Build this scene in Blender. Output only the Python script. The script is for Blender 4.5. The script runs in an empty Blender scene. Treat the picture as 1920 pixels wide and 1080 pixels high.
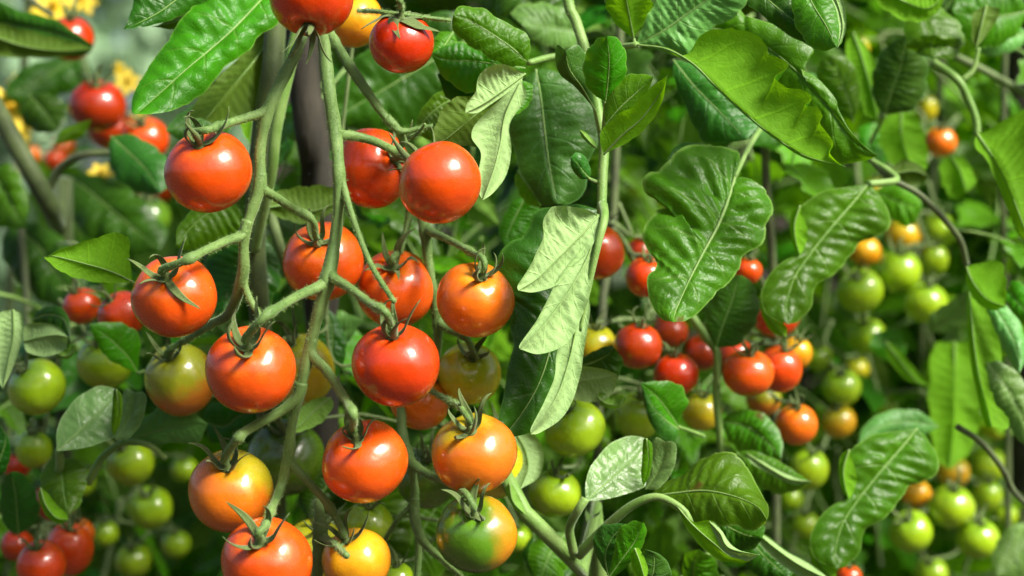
import bpy, math, random
import numpy as np
from mathutils import Vector, Matrix

R_ = math.radians
rng = np.random.RandomState(7)
random.seed(7)
scene = bpy.context.scene
COL = scene.collection

# ------------------------------------------------------------------ camera
CAM_H = 1.15
FOCAL = 66.67
F = 1920 * FOCAL / 36.0
cam_d = bpy.data.cameras.new('camera')
cam = bpy.data.objects.new('camera', cam_d)
COL.objects.link(cam)
cam.location = (0, 0, CAM_H)
cam.rotation_euler = (R_(90), 0, 0)
cam_d.lens = FOCAL
cam_d.sensor_width = 36
cam_d.clip_start = 0.02
cam_d.clip_end = 400
cam_d.dof.use_dof = True
cam_d.dof.focus_distance = 0.975
cam_d.dof.aperture_fstop = 4.8
cam_d.dof.aperture_blades = 7
scene.camera = cam

# ------------------------------------------------------------------ light
SUN = Vector((0.56, -0.46, 0.66)).normalized()
world = bpy.data.worlds.new('World')
scene.world = world
world.use_nodes = True
wn = world.node_tree
wn.nodes.clear()
sky = wn.nodes.new('ShaderNodeTexSky')
sky.sky_type = 'NISHITA'
sky.sun_disc = False
sky.sun_elevation = math.asin(SUN.z)
sky.sun_rotation = math.atan2(SUN.x, SUN.y)
sky.air_density = 1.0
sky.dust_density = 5.0
sky.ozone_density = 0.5
bgn = wn.nodes.new('ShaderNodeBackground')
bgn.inputs['Strength'].default_value = 0.08
wo = wn.nodes.new('ShaderNodeOutputWorld')
wn.links.new(sky.outputs[0], bgn.inputs[0])
wn.links.new(bgn.outputs[0], wo.inputs[0])
sun_d = bpy.data.lights.new('sun', 'SUN')
sun_d.energy = 4.6
sun_d.angle = R_(18)
sun_d.color = (1.0, 0.95, 0.87)
sun = bpy.data.objects.new('sun', sun_d)
COL.objects.link(sun)
sun.rotation_euler = SUN.to_track_quat('Z', 'Y').to_euler()
sun.location = (2, -2, 4)

scene.view_settings.view_transform = 'Standard'
scene.view_settings.look = 'None'
scene.view_settings.exposure = 0.80
scene.view_settings.gamma = 1
scene.view_settings.use_curve_mapping = False
scene.render.engine = 'CYCLES'
scene.cycles.use_denoising = True
scene.cycles.max_bounces = 7
scene.cycles.diffuse_bounces = 3
scene.cycles.glossy_bounces = 3
scene.cycles.transmission_bounces = 4
scene.cycles.transparent_max_bounces = 4
scene.cycles.sample_clamp_indirect = 6

# ------------------------------------------------------------------ helpers
def P(px, py, d):
    return np.array([(px - 960) / F * d, d, CAM_H + (540 - py) / F * d])

def catmull(pts, n, closed=False):
    pts = np.asarray(pts, float)
    if len(pts) == 2:
        t = np.linspace(0, 1, n)[:, None]
        return pts[0] * (1 - t) + pts[1] * t
    seg = np.linalg.norm(np.diff(pts, axis=0), axis=1)
    seg = np.maximum(seg, 1e-6)
    cum = np.concatenate([[0], np.cumsum(seg)]); cum /= cum[-1]
    P0 = np.vstack([2 * pts[0] - pts[1], pts, 2 * pts[-1] - pts[-2]])
    out = []
    for t in np.linspace(0, 1, n):
        i = min(np.searchsorted(cum, t, side='right') - 1, len(pts) - 2)
        i = max(i, 0)
        a = (t - cum[i]) / (cum[i + 1] - cum[i])
        p0, p1, p2, p3 = P0[i], P0[i + 1], P0[i + 2], P0[i + 3]
        out.append(0.5 * ((2 * p1) + (-p0 + p2) * a + (2 * p0 - 5 * p1 + 4 * p2 - p3) * a * a + (-p0 + 3 * p1 - 3 * p2 + p3) * a ** 3))
    return np.array(out)

def norm(v):
    v = np.asarray(v, float)
    l = np.linalg.norm(v, axis=-1, keepdims=True)
    return v / np.maximum(l, 1e-9)

def mesh_from(name, verts, faces, uvs=None, smooth=True):
    me = bpy.data.meshes.new(name)
    me.from_pydata([tuple(v) for v in verts], [], faces)
    if uvs is not None:
        ul = me.uv_layers.new(name='UVMap')
        li = np.zeros(len(me.loops), dtype=np.int32)
        me.loops.foreach_get('vertex_index', li)
        ul.data.foreach_set('uv', np.asarray(uvs, np.float32)[li].ravel())
    if smooth:
        me.polygons.foreach_set('use_smooth', [True] * len(me.polygons))
    me.update()
    return me

def link(name, me, mat=None, parent=None, label=None):
    o = bpy.data.objects.new(name, me)
    COL.objects.link(o)
    if mat is not None and me is not None and len(me.materials) == 0:
        me.materials.append(mat)
    if parent is not None:
        o.parent = parent
    if label:
        o['label'] = label
    return o

def tag(o, label=None, cat=None, group=None, kind=None):
    if label: o['label'] = label
    if cat: o['category'] = cat
    if group: o['group'] = group
    if kind: o['kind'] = kind
    return o

def empty(name, loc, label, cat, group=None):
    o = bpy.data.objects.new(name, None)
    COL.objects.link(o)
    o.location = tuple(loc)
    o.empty_display_size = 0.01
    return tag(o, label, cat, group)

class MB:
    def __init__(s):
        s.v = []; s.f = []; s.n = 0; s.uv = []
    def add(s, v, f, uv=None):
        v = np.asarray(v, float)
        s.v.append(v)
        s.f += [tuple(i + s.n for i in q) for q in f]
        s.uv.append(np.asarray(uv, float) if uv is not None else np.zeros((len(v), 2)))
        s.n += len(v)
    def build(s, name, mat, parent=None, label=None, origin=None, smooth=True):
        v = np.vstack(s.v)
        if origin is not None:
            v = v - np.asarray(origin)
        me = mesh_from(name, v, s.f, np.vstack(s.uv), smooth)
        return link(name, me, mat, parent, label)

def tube(path, radii, n=8, cap=True, ridge=0.0):
    path = np.asarray(path, float); m = len(path)
    radii = np.broadcast_to(np.asarray(radii, float), (m,)) if np.ndim(radii) == 0 else np.asarray(radii, float)
    T = norm(np.gradient(path, axis=0))
    ref = np.array([0.31, -0.87, 0.2]) if abs(T[0][1]) < 0.8 else np.array([1., 0, 0])
    u = norm(np.cross(T[0], ref)); V = []
    ang = np.linspace(0, 2 * np.pi, n, endpoint=False)
    uv = []
    for i in range(m):
        u = norm(u - T[i] * np.dot(u, T[i])); w = np.cross(T[i], u)
        rg = 1 + ridge * np.cos(3 * ang + i * 0.06) + ridge * 0.5 * np.sin(5 * ang + i * 0.11)
        V.append(path[i] + radii[i] * rg[:, None] * (np.cos(ang)[:, None] * u + np.sin(ang)[:, None] * w))
        uv += [(k / n, i / m) for k in range(n)]
    V = np.vstack(V); Fc = []
    for i in range(m - 1):
        for k in range(n):
            a = i * n + k; b = i * n + (k + 1) % n
            Fc.append((a, b, b + n, a + n))
    if cap:
        Fc.append(tuple(range(n - 1, -1, -1)))
        Fc.append(tuple(range((m - 1) * n, m * n)))
    return V, Fc, uv

# ------------------------------------------------------------------ materials
def newmat(name):
    m = bpy.data.materials.new(name)
    m.use_nodes = True
    nt = m.node_tree
    nt.nodes.clear()
    out = nt.nodes.new('ShaderNodeOutputMaterial')
    return m, nt, out

def nd(nt, typ, **kw):
    n = nt.nodes.new(typ)
    for k, v in kw.items():
        setattr(n, k, v)
    return n

def math_(nt, op, a, b=None, c=None, clamp=False):
    n = nt.nodes.new('ShaderNodeMath'); n.operation = op; n.use_clamp = clamp
    for i, x in enumerate((a, b, c)):
        if x is None: continue
        if isinstance(x, (int, float)): n.inputs[i].default_value = x
        else: nt.links.new(x, n.inputs[i])
    return n.outputs[0]

def mixc(nt, fac, a, b, blend='MIX'):
    n = nt.nodes.new('ShaderNodeMix'); n.data_type = 'RGBA'; n.blend_type = blend
    if isinstance(fac, (int, float)): n.inputs[0].default_value = fac
    else: nt.links.new(fac, n.inputs[0])
    for i, x in ((6, a), (7, b)):
        if isinstance(x, tuple): n.inputs[i].default_value = (*x[:3], 1)
        else: nt.links.new(x, n.inputs[i])
    return n.outputs[2]

def mapr(nt, x, a, b, c=0., d=1.):
    n = nt.nodes.new('ShaderNodeMapRange'); n.interpolation_type = 'SMOOTHSTEP'
    nt.links.new(x, n.inputs[0])
    for i, v in enumerate((a, b, c, d)): n.inputs[i + 1].default_value = v
    return n.outputs[0]

def leaf_mat(name, top, under, trans=(0.22, 0.42, 0.02), tfac=0.3, rough=0.38, vein=0.36, vcol=(0.16, 0.28, 0.06), spots=0.0, bump=1.0):
    m, nt, out = newmat(name)
    uv = nd(nt, 'ShaderNodeUVMap'); sep = nd(nt, 'ShaderNodeSeparateXYZ')
    nt.links.new(uv.outputs[0], sep.inputs[0])
    k, f = sep.outputs[0], sep.outputs[1]
    fr = math_(nt, 'FRACT', k)
    dist = math_(nt, 'ABSOLUTE', math_(nt, 'SUBTRACT', fr, 0.5))       # .5 on a vein
    lat = mapr(nt, dist, 0.44, 0.49)
    lat = math_(nt, 'MULTIPLY', lat, mapr(nt, f, 0.35, 1.0, 1.0, 0.15))
    mid = mapr(nt, f, 0.01, 0.06, 0.75, 0.0)
    vn = math_(nt, 'MAXIMUM', lat, mid)
    tc = nd(nt, 'ShaderNodeTexCoord')
    vo = nd(nt, 'ShaderNodeTexVoronoi', feature='DISTANCE_TO_EDGE')
    vo.inputs['Scale'].default_value = 240
    wn_ = nd(nt, 'ShaderNodeTexNoise'); wn_.inputs['Scale'].default_value = 120
    nt.links.new(tc.outputs['Object'], wn_.inputs['Vector'])
    va = nd(nt, 'ShaderNodeVectorMath', operation='MULTIPLY_ADD'); va.inputs[1].default_value = (.006, .006, .006)
    nt.links.new(wn_.outputs['Color'], va.inputs[0]); nt.links.new(tc.outputs['Object'], va.inputs[2])
    nt.links.new(va.outputs[0], vo.inputs['Vector'])
    ret = mapr(nt, vo.outputs['Distance'], 0.0, 0.16, 1.0, 0.0)
    no = nd(nt, 'ShaderNodeTexNoise'); no.inputs['Scale'].default_value = 28; no.inputs['Detail'].default_value = 4
    nt.links.new(tc.outputs['Object'], no.inputs['Vector'])
    nf = nd(nt, 'ShaderNodeTexNoise'); nf.inputs['Scale'].default_value = 900; nf.inputs['Detail'].default_value = 2
    nt.links.new(tc.outputs['Object'], nf.inputs['Vector'])
    oi = nd(nt, 'ShaderNodeObjectInfo')
    topc = mixc(nt, mapr(nt, no.outputs[0], 0.3, 0.7), tuple(c * 0.72 for c in top), tuple(c * 1.3 for c in top))
    hs = nd(nt, 'ShaderNodeHueSaturation')
    nt.links.new(topc, hs.inputs['Color'])
    nt.links.new(math_(nt, 'MULTIPLY_ADD', oi.outputs['Random'], 0.05, 0.475), hs.inputs['Hue'])
    nt.links.new(math_(nt, 'MULTIPLY_ADD', oi.outputs['Random'], 0.5, 0.75), hs.inputs['Value'])
    topc = mixc(nt, math_(nt, 'MULTIPLY', ret, 0.07), hs.outputs[0], vcol)
    topc = mixc(nt, math_(nt, 'MULTIPLY', vn, vein), topc, vcol)
    # yellowing margin
    topc = mixc(nt, mapr(nt, f, 0.93, 1.0, 0.0, 0.45), topc, tuple(min(1, c * 1.8) for c in vcol))
    if spots:
        sv = nd(nt, 'ShaderNodeTexNoise'); sv.inputs['Scale'].default_value = 55; sv.inputs['Detail'].default_value = 5
        nt.links.new(tc.outputs['Object'], sv.inputs['Vector'])
        topc = mixc(nt, mapr(nt, sv.outputs[0], 0.67 - spots * 0.03, 0.72, 0, 0.8), topc, (0.11, 0.045, 0.015))
    undc = mixc(nt, math_(nt, 'MULTIPLY', vn, 0.6), mixc(nt, mapr(nt, no.outputs[0], 0.3, 0.7), tuple(c * 0.85 for c in under), tuple(c * 1.12 for c in under)), tuple(min(1, c * 1.35) for c in under))
    undc = mixc(nt, math_(nt, 'MULTIPLY', ret, 0.14), undc, tuple(min(1, c * 1.3) for c in under))
    geo = nd(nt, 'ShaderNodeNewGeometry')
    bf = geo.outputs['Backfacing']
    col = mixc(nt, bf, topc, undc)
    # bump: veins sunk on top, raised below
    h = math_(nt, 'ADD', math_(nt, 'MULTIPLY', ret, -0.26), math_(nt, 'MULTIPLY', vn, -1.0))
    h = math_(nt, 'ADD', h, math_(nt, 'MULTIPLY', nf.outputs[0], 0.30))
    nm = nd(nt, 'ShaderNodeTexNoise'); nm.inputs['Scale'].default_value = 190; nm.inputs['Detail'].default_value = 3
    nt.links.new(tc.outputs['Object'], nm.inputs['Vector'])
    h = math_(nt, 'ADD', h, math_(nt, 'MULTIPLY', nm.outputs[0], 0.45))
    bp = nd(nt, 'ShaderNodeBump'); bp.inputs['Strength'].default_value = 0.36 * bump; bp.inputs['Distance'].default_value = 0.0009
    nt.links.new(h, bp.inputs['Height'])
    pr = nd(nt, 'ShaderNodeBsdfPrincipled')
    nt.links.new(col, pr.inputs['Base Color'])
    rg = math_(nt, 'MULTIPLY_ADD', bf, 0.3, math_(nt, 'MULTIPLY_ADD', no.outputs[0], 0.14, rough - 0.07))
    nt.links.new(rg, pr.inputs['Roughness'])
    pr.inputs['Specular IOR Level'].default_value = 0.27
    nt.links.new(bp.outputs[0], pr.inputs['Normal'])
    tr = nd(nt, 'ShaderNodeBsdfTranslucent')
    trc = mixc(nt, math_(nt, 'MULTIPLY', vn, 0.4), trans, tuple(c * 0.5 for c in trans))
    nt.links.new(trc, tr.inputs[0])
    nt.links.new(bp.outputs[0], tr.inputs[1])
    mx = nd(nt, 'ShaderNodeMixShader'); mx.inputs[0].default_value = tfac
    nt.links.new(pr.outputs[0], mx.inputs[1]); nt.links.new(tr.outputs[0], mx.inputs[2])
    nt.links.new(mx.outputs[0], out.inputs[0])
    return m

UND = (0.17, 0.34, 0.05)
LM = {
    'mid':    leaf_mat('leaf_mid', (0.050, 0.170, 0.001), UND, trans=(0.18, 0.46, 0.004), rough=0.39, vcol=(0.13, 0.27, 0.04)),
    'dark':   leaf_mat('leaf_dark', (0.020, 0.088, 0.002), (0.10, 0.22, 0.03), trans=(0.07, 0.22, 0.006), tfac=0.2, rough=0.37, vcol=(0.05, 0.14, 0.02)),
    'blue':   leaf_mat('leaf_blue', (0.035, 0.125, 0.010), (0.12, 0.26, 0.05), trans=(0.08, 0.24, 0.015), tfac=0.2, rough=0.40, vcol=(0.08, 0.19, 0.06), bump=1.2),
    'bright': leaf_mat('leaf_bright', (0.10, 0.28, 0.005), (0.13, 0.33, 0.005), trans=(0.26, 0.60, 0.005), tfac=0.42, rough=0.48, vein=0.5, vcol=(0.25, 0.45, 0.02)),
    'pale':   leaf_mat('leaf_pale', (0.04, 0.13, 0.010), (0.27, 0.43, 0.155), trans=(0.22, 0.42, 0.04), tfac=0.2, rough=0.38, bump=1.3),
    'olive':  leaf_mat('leaf_olive', (0.045, 0.115, 0.003), (0.07, 0.14, 0.008), trans=(0.18, 0.28, 0.01), tfac=0.3),
    'spot':   leaf_mat('leaf_spotted', (0.042, 0.155, 0.002), UND, rough=0.37, spots=1.0),
    'sage':   leaf_mat('leaf_sage', (0.12, 0.29, 0.06), (0.26, 0.40, 0.18), trans=(0.22, 0.42, 0.10), tfac=0.3, rough=0.38),
    'cup':    leaf_mat('leaf_cupped_sheen', (0.15, 0.33, 0.09), (0.20, 0.38, 0.12), trans=(0.20, 0.42, 0.06), tfac=0.25, rough=0.27, vcol=(0.30, 0.45, 0.20)),  # base lightened so the colour carries the sky sheen
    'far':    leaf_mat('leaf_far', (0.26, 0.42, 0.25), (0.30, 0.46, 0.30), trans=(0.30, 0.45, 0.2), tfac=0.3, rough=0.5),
}

def tomato_mat(name, body, shoulder=None, s0=0.55, s1=0.95, gdir=(0, 0, 1), third=None, nz=0.38, rough=0.22):
    m, nt, out = newmat(name)
    tc = nd(nt, 'ShaderNodeTexCoord')
    no = nd(nt, 'ShaderNodeTexNoise'); no.inputs['Scale'].default_value = 2.0; no.inputs['Detail'].default_value = 5
    nt.links.new(tc.outputs['Object'], no.inputs['Vector'])
    fine = nd(nt, 'ShaderNodeTexNoise'); fine.inputs['Scale'].default_value = 34; fine.inputs['Detail'].default_value = 3
    nt.links.new(tc.outputs['Object'], fine.inputs['Vector'])
    dp = nd(nt, 'ShaderNodeVectorMath', operation='DOT_PRODUCT')
    nt.links.new(tc.outputs['Object'], dp.inputs[0]); dp.inputs[1].default_value = gdir
    g = math_(nt, 'ADD', dp.outputs['Value'], math_(nt, 'MULTIPLY', math_(nt, 'SUBTRACT', no.outputs[0], 0.5), nz * 2))
    g = math_(nt, 'ADD', g, math_(nt, 'MULTIPLY', math_(nt, 'SUBTRACT', fine.outputs[0], 0.5), 0.10))
    c = mixc(nt, mapr(nt, no.outputs[0], 0.35, 0.65), tuple(x * 0.9 for x in body), body)
    if third is not None:
        c = mixc(nt, mapr(nt, g, s0 - 0.75, s0), c, third)
    if shoulder is not None:
        c = mixc(nt, mapr(nt, g, s0, s1), c, shoulder)
    sp = nd(nt, 'ShaderNodeTexVoronoi'); sp.inputs['Scale'].default_value = 30
    nt.links.new(tc.outputs['Object'], sp.inputs['Vector'])
    c = mixc(nt, mapr(nt, sp.outputs['Distance'], 0.03, 0.10, 0.22, 0.0), c, tuple(min(1, x * 1.3 + 0.06) for x in body))
    oi = nd(nt, 'ShaderNodeObjectInfo')
    hs = nd(nt, 'ShaderNodeHueSaturation'); nt.links.new(c, hs.inputs['Color'])
    nt.links.new(math_(nt, 'MULTIPLY_ADD', oi.outputs['Random'], 0.008, 0.500), hs.inputs['Hue'])
    nt.links.new(math_(nt, 'MULTIPLY_ADD', oi.outputs['Random'], 0.2, 0.9), hs.inputs['Value'])
    pr = nd(nt, 'ShaderNodeBsdfPrincipled')
    nt.links.new(hs.outputs[0], pr.inputs['Base Color'])
    rg = math_(nt, 'MULTIPLY_ADD', fine.outputs[0], 0.10, rough)
    nt.links.new(rg, pr.inputs['Roughness'])
    pr.inputs['Specular IOR Level'].default_value = 0.6
    pr.inputs['Coat Weight'].default_value = 0.45
    pr.inputs['Coat Roughness'].default_value = 0.12
    pr.inputs['Subsurface Weight'].default_value = 0.12
    pr.inputs['Subsurface Radius'].default_value = (1.0, 0.35, 0.12)
    pr.inputs['Subsurface Scale'].default_value = 0.004
    bp = nd(nt, 'ShaderNodeBump'); bp.inputs['Strength'].default_value = 0.05; bp.inputs['Distance'].default_value = 0.01
    fm = nd(nt, 'ShaderNodeTexNoise'); fm.inputs['Scale'].default_value = 3; fm.inputs['Detail'].default_value = 2
    nt.links.new(tc.outputs['Object'], fm.inputs['Vector'])
    nt.links.new(fm.outputs[0], bp.inputs['Height'])
    nt.links.new(bp.outputs[0], pr.inputs['Normal'])
    nt.links.new(pr.outputs[0], out.inputs[0])
    return m

RED = (0.60, 0.030, 0.0015); DRED = (0.42, 0.030, 0.002); ORR = (0.72, 0.060, 0.004); ORG = (0.78, 0.13, 0.006)
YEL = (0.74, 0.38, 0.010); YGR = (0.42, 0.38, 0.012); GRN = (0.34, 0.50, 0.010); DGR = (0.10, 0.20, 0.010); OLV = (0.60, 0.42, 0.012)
TM = {
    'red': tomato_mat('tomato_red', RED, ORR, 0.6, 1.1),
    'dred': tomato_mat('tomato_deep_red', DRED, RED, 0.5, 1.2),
    'orr': tomato_mat('tomato_orange_red', ORR, (0.70, 0.15, 0.008), 0.62, 1.1),
    'org': tomato_mat('tomato_orange', ORG, (0.62, 0.27, 0.012), 0.62, 1.05),
    'orgy': tomato_mat('tomato_orange_yellow_top', (0.70, 0.15, 0.008), (0.42, 0.34, 0.012), 0.25, 0.8),
    'yel': tomato_mat('tomato_yellow', YEL, (0.42, 0.38, 0.012), 0.3, 0.9),
    'yorg': tomato_mat('tomato_yellow_orange', (0.74, 0.27, 0.008), YEL, 0.0, 0.8),
    'half': tomato_mat('tomato_half_ripe', (0.60, 0.22, 0.006), (0.085, 0.20, 0.008), -0.75, 0.1, nz=.35),
    'ygr': tomato_mat('tomato_yellow_green', (0.60, 0.50, 0.012), (0.36, 0.42, 0.012), 0.3, 0.9),
    'grn': tomato_mat('tomato_green', GRN, (0.20, 0.36, 0.010), 0.35, 0.95, nz=0.3),
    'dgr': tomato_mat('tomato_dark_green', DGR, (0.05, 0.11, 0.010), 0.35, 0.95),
    'olv': tomato_mat('tomato_olive', OLV, (0.38, 0.40, 0.012), 0.2, 0.9),
    'brn': tomato_mat('tomato_bronze', (0.52, 0.14, 0.010), (0.26, 0.28, 0.012), -0.05, 0.6),
}

def stem_mat(name, c1, c2, rough=0.6):
    m, nt, out = newmat(name)
    tc = nd(nt, 'ShaderNodeTexCoord')
    no = nd(nt, 'ShaderNodeTexNoise'); no.inputs['Scale'].default_value = 60; no.inputs['Detail'].default_value = 5
    nt.links.new(tc.outputs['Object'], no.inputs['Vector'])
    n2 = nd(nt, 'ShaderNodeTexNoise'); n2.inputs['Scale'].default_value = 1100; n2.inputs['Detail'].default_value = 2
    nt.links.new(tc.outputs['Object'], n2.inputs['Vector'])
    c = mixc(nt, mapr(nt, no.outputs[0], 0.3, 0.7), c1, c2)
    c = mixc(nt, mapr(nt, n2.outputs[0], 0.55, 0.8, 0, 0.45), c, tuple(min(1, x * 1.7 + 0.03) for x in c2))
    pr = nd(nt, 'ShaderNodeBsdfPrincipled')
    nt.links.new(c, pr.inputs['Base Color'])
    pr.inputs['Roughness'].default_value = rough
    pr.inputs['Specular IOR Level'].default_value = 0.35
    pr.inputs['Sheen Weight'].default_value = 0.3
    pr.inputs['Sheen Roughness'].default_value = 0.4
    pr.inputs['Sheen Tint'].default_value = (0.8, 1, 0.7, 1)
    bp = nd(nt, 'ShaderNodeBump'); bp.inputs['Strength'].default_value = 0.45; bp.inputs['Distance'].default_value = 0.0006
    nt.links.new(n2.outputs[0], bp.inputs['Height']); nt.links.new(bp.outputs[0], pr.inputs['Normal'])
    nt.links.new(pr.outputs[0], out.inputs[0])
    return m

SM = {
    'truss': stem_mat('stem_truss', (0.080, 0.160, 0.034), (0.145, 0.245, 0.062)),
    'dark': stem_mat('stem_dark', (0.06, 0.075, 0.035), (0.10, 0.14, 0.05)),
    'fresh': stem_mat('stem_fresh', (0.12, 0.25, 0.04), (0.21, 0.34, 0.09), 0.5),
    'calyx': stem_mat('calyx_green', (0.055, 0.095, 0.022), (0.14, 0.20, 0.05)),
    'shade': stem_mat('stem_shaded', (0.035, 0.055, 0.016), (0.075, 0.11, 0.03)),  # darker copy for stems further back, shade put into the colour
    'main': stem_mat('stem_main', (0.09, 0.14, 0.04), (0.16, 0.23, 0.08)),
}

def plain_mat(name, c1, c2, scale=20, rough=0.8, bump=0.5, stretch=(1, 1, 1), dist=0.002):
    m, nt, out = newmat(name)
    tc = nd(nt, 'ShaderNodeTexCoord'); mp = nd(nt, 'ShaderNodeMapping'); mp.inputs['Scale'].default_value = stretch
    nt.links.new(tc.outputs['Object'], mp.inputs[0])
    no = nd(nt, 'ShaderNodeTexNoise'); no.inputs['Scale'].default_value = scale; no.inputs['Detail'].default_value = 8
    no.inputs['Roughness'].default_value = 0.65
    nt.links.new(mp.outputs[0], no.inputs['Vector'])
    c = mixc(nt, mapr(nt, no.outputs[0], 0.35, 0.65), c1, c2)
    pr = nd(nt, 'ShaderNodeBsdfPrincipled'); nt.links.new(c, pr.inputs['Base Color']); pr.inputs['Roughness'].default_value = rough
    bp = nd(nt, 'ShaderNodeBump'); bp.inputs['Strength'].default_value = bump; bp.inputs['Distance'].default_value = dist
    nt.links.new(no.outputs[0], bp.inputs['Height']); nt.links.new(bp.outputs[0], pr.inputs['Normal'])
    nt.links.new(pr.outputs[0], out.inputs[0])
    return m

M_soil = plain_mat('soil', (0.035, 0.024, 0.016), (0.075, 0.052, 0.034), 30, 0.95, 1.0, dist=0.01)
M_bark = plain_mat('stake_wood', (0.007, 0.007, 0.004), (0.036, 0.032, 0.020), 38, 0.85, 1.0, (1, 1, 0.3))
M_fence = plain_mat('fence_wood', (0.020, 0.015, 0.011), (0.045, 0.034, 0.025), 12, 0.85, 0.6, (1, 1, 0.15))
M_petal = plain_mat('petal_yellow', (0.80, 0.55, 0.01), (0.85, 0.68, 0.02), 200, 0.5, 0.2)
M_anther = plain_mat('anther_yellow', (0.75, 0.42, 0.01), (0.8, 0.5, 0.02), 200, 0.5, 0.2)

# ------------------------------------------------------------------ ground and fence
g = 60
gv = []; gf = []
NG = 40
xs = np.concatenate([np.linspace(-g, -4, 8), np.linspace(-3.5, 3.5, 30), np.linspace(4, g, 8)])
ys = np.concatenate([np.linspace(-g, -1, 8), np.linspace(-0.7, 5, 30), np.linspace(5.5, g, 8)])
for y in ys:
    for x in xs:
        near = abs(x) < 3.6 and -1 < y < 5.2
        gv.append((x, y, rng.uniform(-0.012, 0.012) if near else 0))
for j in range(len(ys) - 1):
    for i in range(len(xs) - 1):
        a = j * len(xs) + i
        gf.append((a, a + 1, a + len(xs) + 1, a + len(xs)))
gr = link('ground', mesh_from('ground', gv, gf), M_soil)
tag(gr, 'dark bare garden soil under the tomato plants', kind='structure')

def box(cx, cy, cz, sx, sy, sz):
    v = [(cx + a * sx / 2, cy + b * sy / 2, cz + c * sz / 2) for a in (-1, 1) for b in (-1, 1) for c in (-1, 1)]
    f = [(0, 1, 3, 2), (4, 6, 7, 5), (0, 4, 5, 1), (2, 3, 7, 6), (0, 2, 6, 4), (1, 5, 7, 3)]
    return v, f

fe = empty('backdrop_fence', (0, 3.1, 0), 'dark board fence added behind the tomato row to darken the gaps', 'fence')  # fence put in as a dark backdrop for the gaps between leaves
bv, bf_ = box(0, 0, 0, 0.14, 0.022, 1.9)
bme = mesh_from('board', bv, bf_, smooth=False); bme.materials.append(M_fence)
for i in range(18):
    b = link('board', bme, None, fe)
    b.location = (-0.35 + i * 0.15, rng.uniform(-.004, .004), 0.97 + rng.uniform(-.01, .01))
for z in (0.35, 1.55):
    m_ = MB(); m_.add(*box(0.92, 0.036, z, 2.7, 0.045, 0.08)); m_.build('rail', M_fence, fe, smooth=False)

# ------------------------------------------------------------------ leaf mesher
def blade_arrays(M, L, Rr, nv=8, veins=5, slope=0.8, quilt=0.16, arch=0.06, curl=0.06, wav=0.05, ser=0.10, und=0.06, top_dir=None, seed=0):
    """M, L, Rr: (n,3) midrib and both margins. Returns verts, faces, uvs. The top side looks along top_dir."""
    n = len(M); r = np.random.RandomState(seed)
    T = norm(np.gradient(M, axis=0))
    ph = r.uniform(0, 6.28, 4); k1 = r.uniform(4, 8, 3); k2 = r.uniform(1.5, 4, 3); p3 = r.uniform(0, 6.28, 3)
    # general normal (per row, smoothed)
    N = norm(np.cross(T, Rr - L) + 1e-9)
    mean = N[n // 4: 3 * n // 4].mean(0)
    sgn = 1.0
    if top_dir is not None and np.dot(mean, top_dir) < 0: sgn = -1.0
    N = N * sgn
    for _ in range(4):
        N[1:-1] = norm(N[:-2] + 2 * N[1:-1] + N[2:])
    u = np.linspace(0, 1, n)
    V = np.zeros((n, 2 * nv + 1, 3)); UV = np.zeros((n, 2 * nv + 1, 2))
    W = 0.5 * (np.linalg.norm(L - M, axis=1) + np.linalg.norm(Rr - M, axis=1))
    for si, (E, s) in enumerate(((L, -1), (Rr, 1))):
        D = E - M
        if ser:
            nt_ = veins * 1.0
            ctr = 1 - np.abs(np.sin(np.pi * (u * nt_ + 0.15 + 0.3 * si))) ** 0.8 * -1 - 1
            st = np.mod(u * nt_ * 2 + 0.3 * si + 0.1 * np.sin(u * 20 + ph[0]), 1.0)
            D = D * (1 + ser * (ctr - 0.6) + ser * 0.45 * (st - 0.5) * (0.6 + 0.4 * np.sin(u * 13 + ph[1])))[:, None]
        wid = np.linalg.norm(D, axis=1)
        for j in range(0 if si == 0 else 1, nv + 1):
            f = j / nv
            k = u * veins - f * slope + 0.5
            h = quilt * np.abs(np.sin(np.pi * (k - 0.5))) ** 0.7 * (min(f, 0.5) * 2) ** 0.7 * (1 - 0.55 * f)
            h = h * (0.75 + 0.5 * np.sin(u * 9 + ph[si]))
            # small bubbles between the side veins
            h += quilt * 0.30 * np.sin(k * 19 + ph[2]) * np.sin(f * 15 + ph[3]) * (f * (1 - f)) ** 0.5 * 1.6
            h += arch * 4 * f * (1 - f) - curl * max(0, f - 0.55) ** 2 * 5
            h += und * min(1, 3 * f) * sum(np.sin(u * k1[q] + s * f * k2[q] + p3[q]) for q in range(3)) / 3
            h += wav * f * f * np.sin(u * 16 + ph[si] + 2 * s)
            V[:, nv + s * j] = M + D * f + N * (h * wid)[:, None]
            UV[:, nv + s * j, 0] = k; UV[:, nv + s * j, 1] = f
    # midrib groove
    V[:, nv] -= N * (W * 0.05)[:, None]
    # straight uv for the left half uses its own k
    V = V.reshape(-1, 3); UVf = UV.reshape(-1, 2)
    m = 2 * nv + 1; Fc = []
    for i in range(n - 1):
        for j in range(m - 1):
            a = i * m + j
            q = (a, a + 1, a + m + 1, a + m)
            # face normal of this order points along +cross(Rr-L, T) = -N*sgn ... flip to N
            Fc.append(q if sgn < 0 else q[::-1])
    return V, Fc, UVf

def to_world(pts, d0, d1, e=0.0):
    n = len(pts); out = []
    for i, p in enumerate(pts):
        t = i / max(1, n - 1)
        d = d0 + (d1 - d0) * t + e * 0.01 * math.sin(math.pi * min(1, max(0, t))) ** 0.6 + (p[2] * 0.01 if len(p) > 2 else 0)
        out.append(P(p[0], p[1], d))
    return np.array(out)

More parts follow.
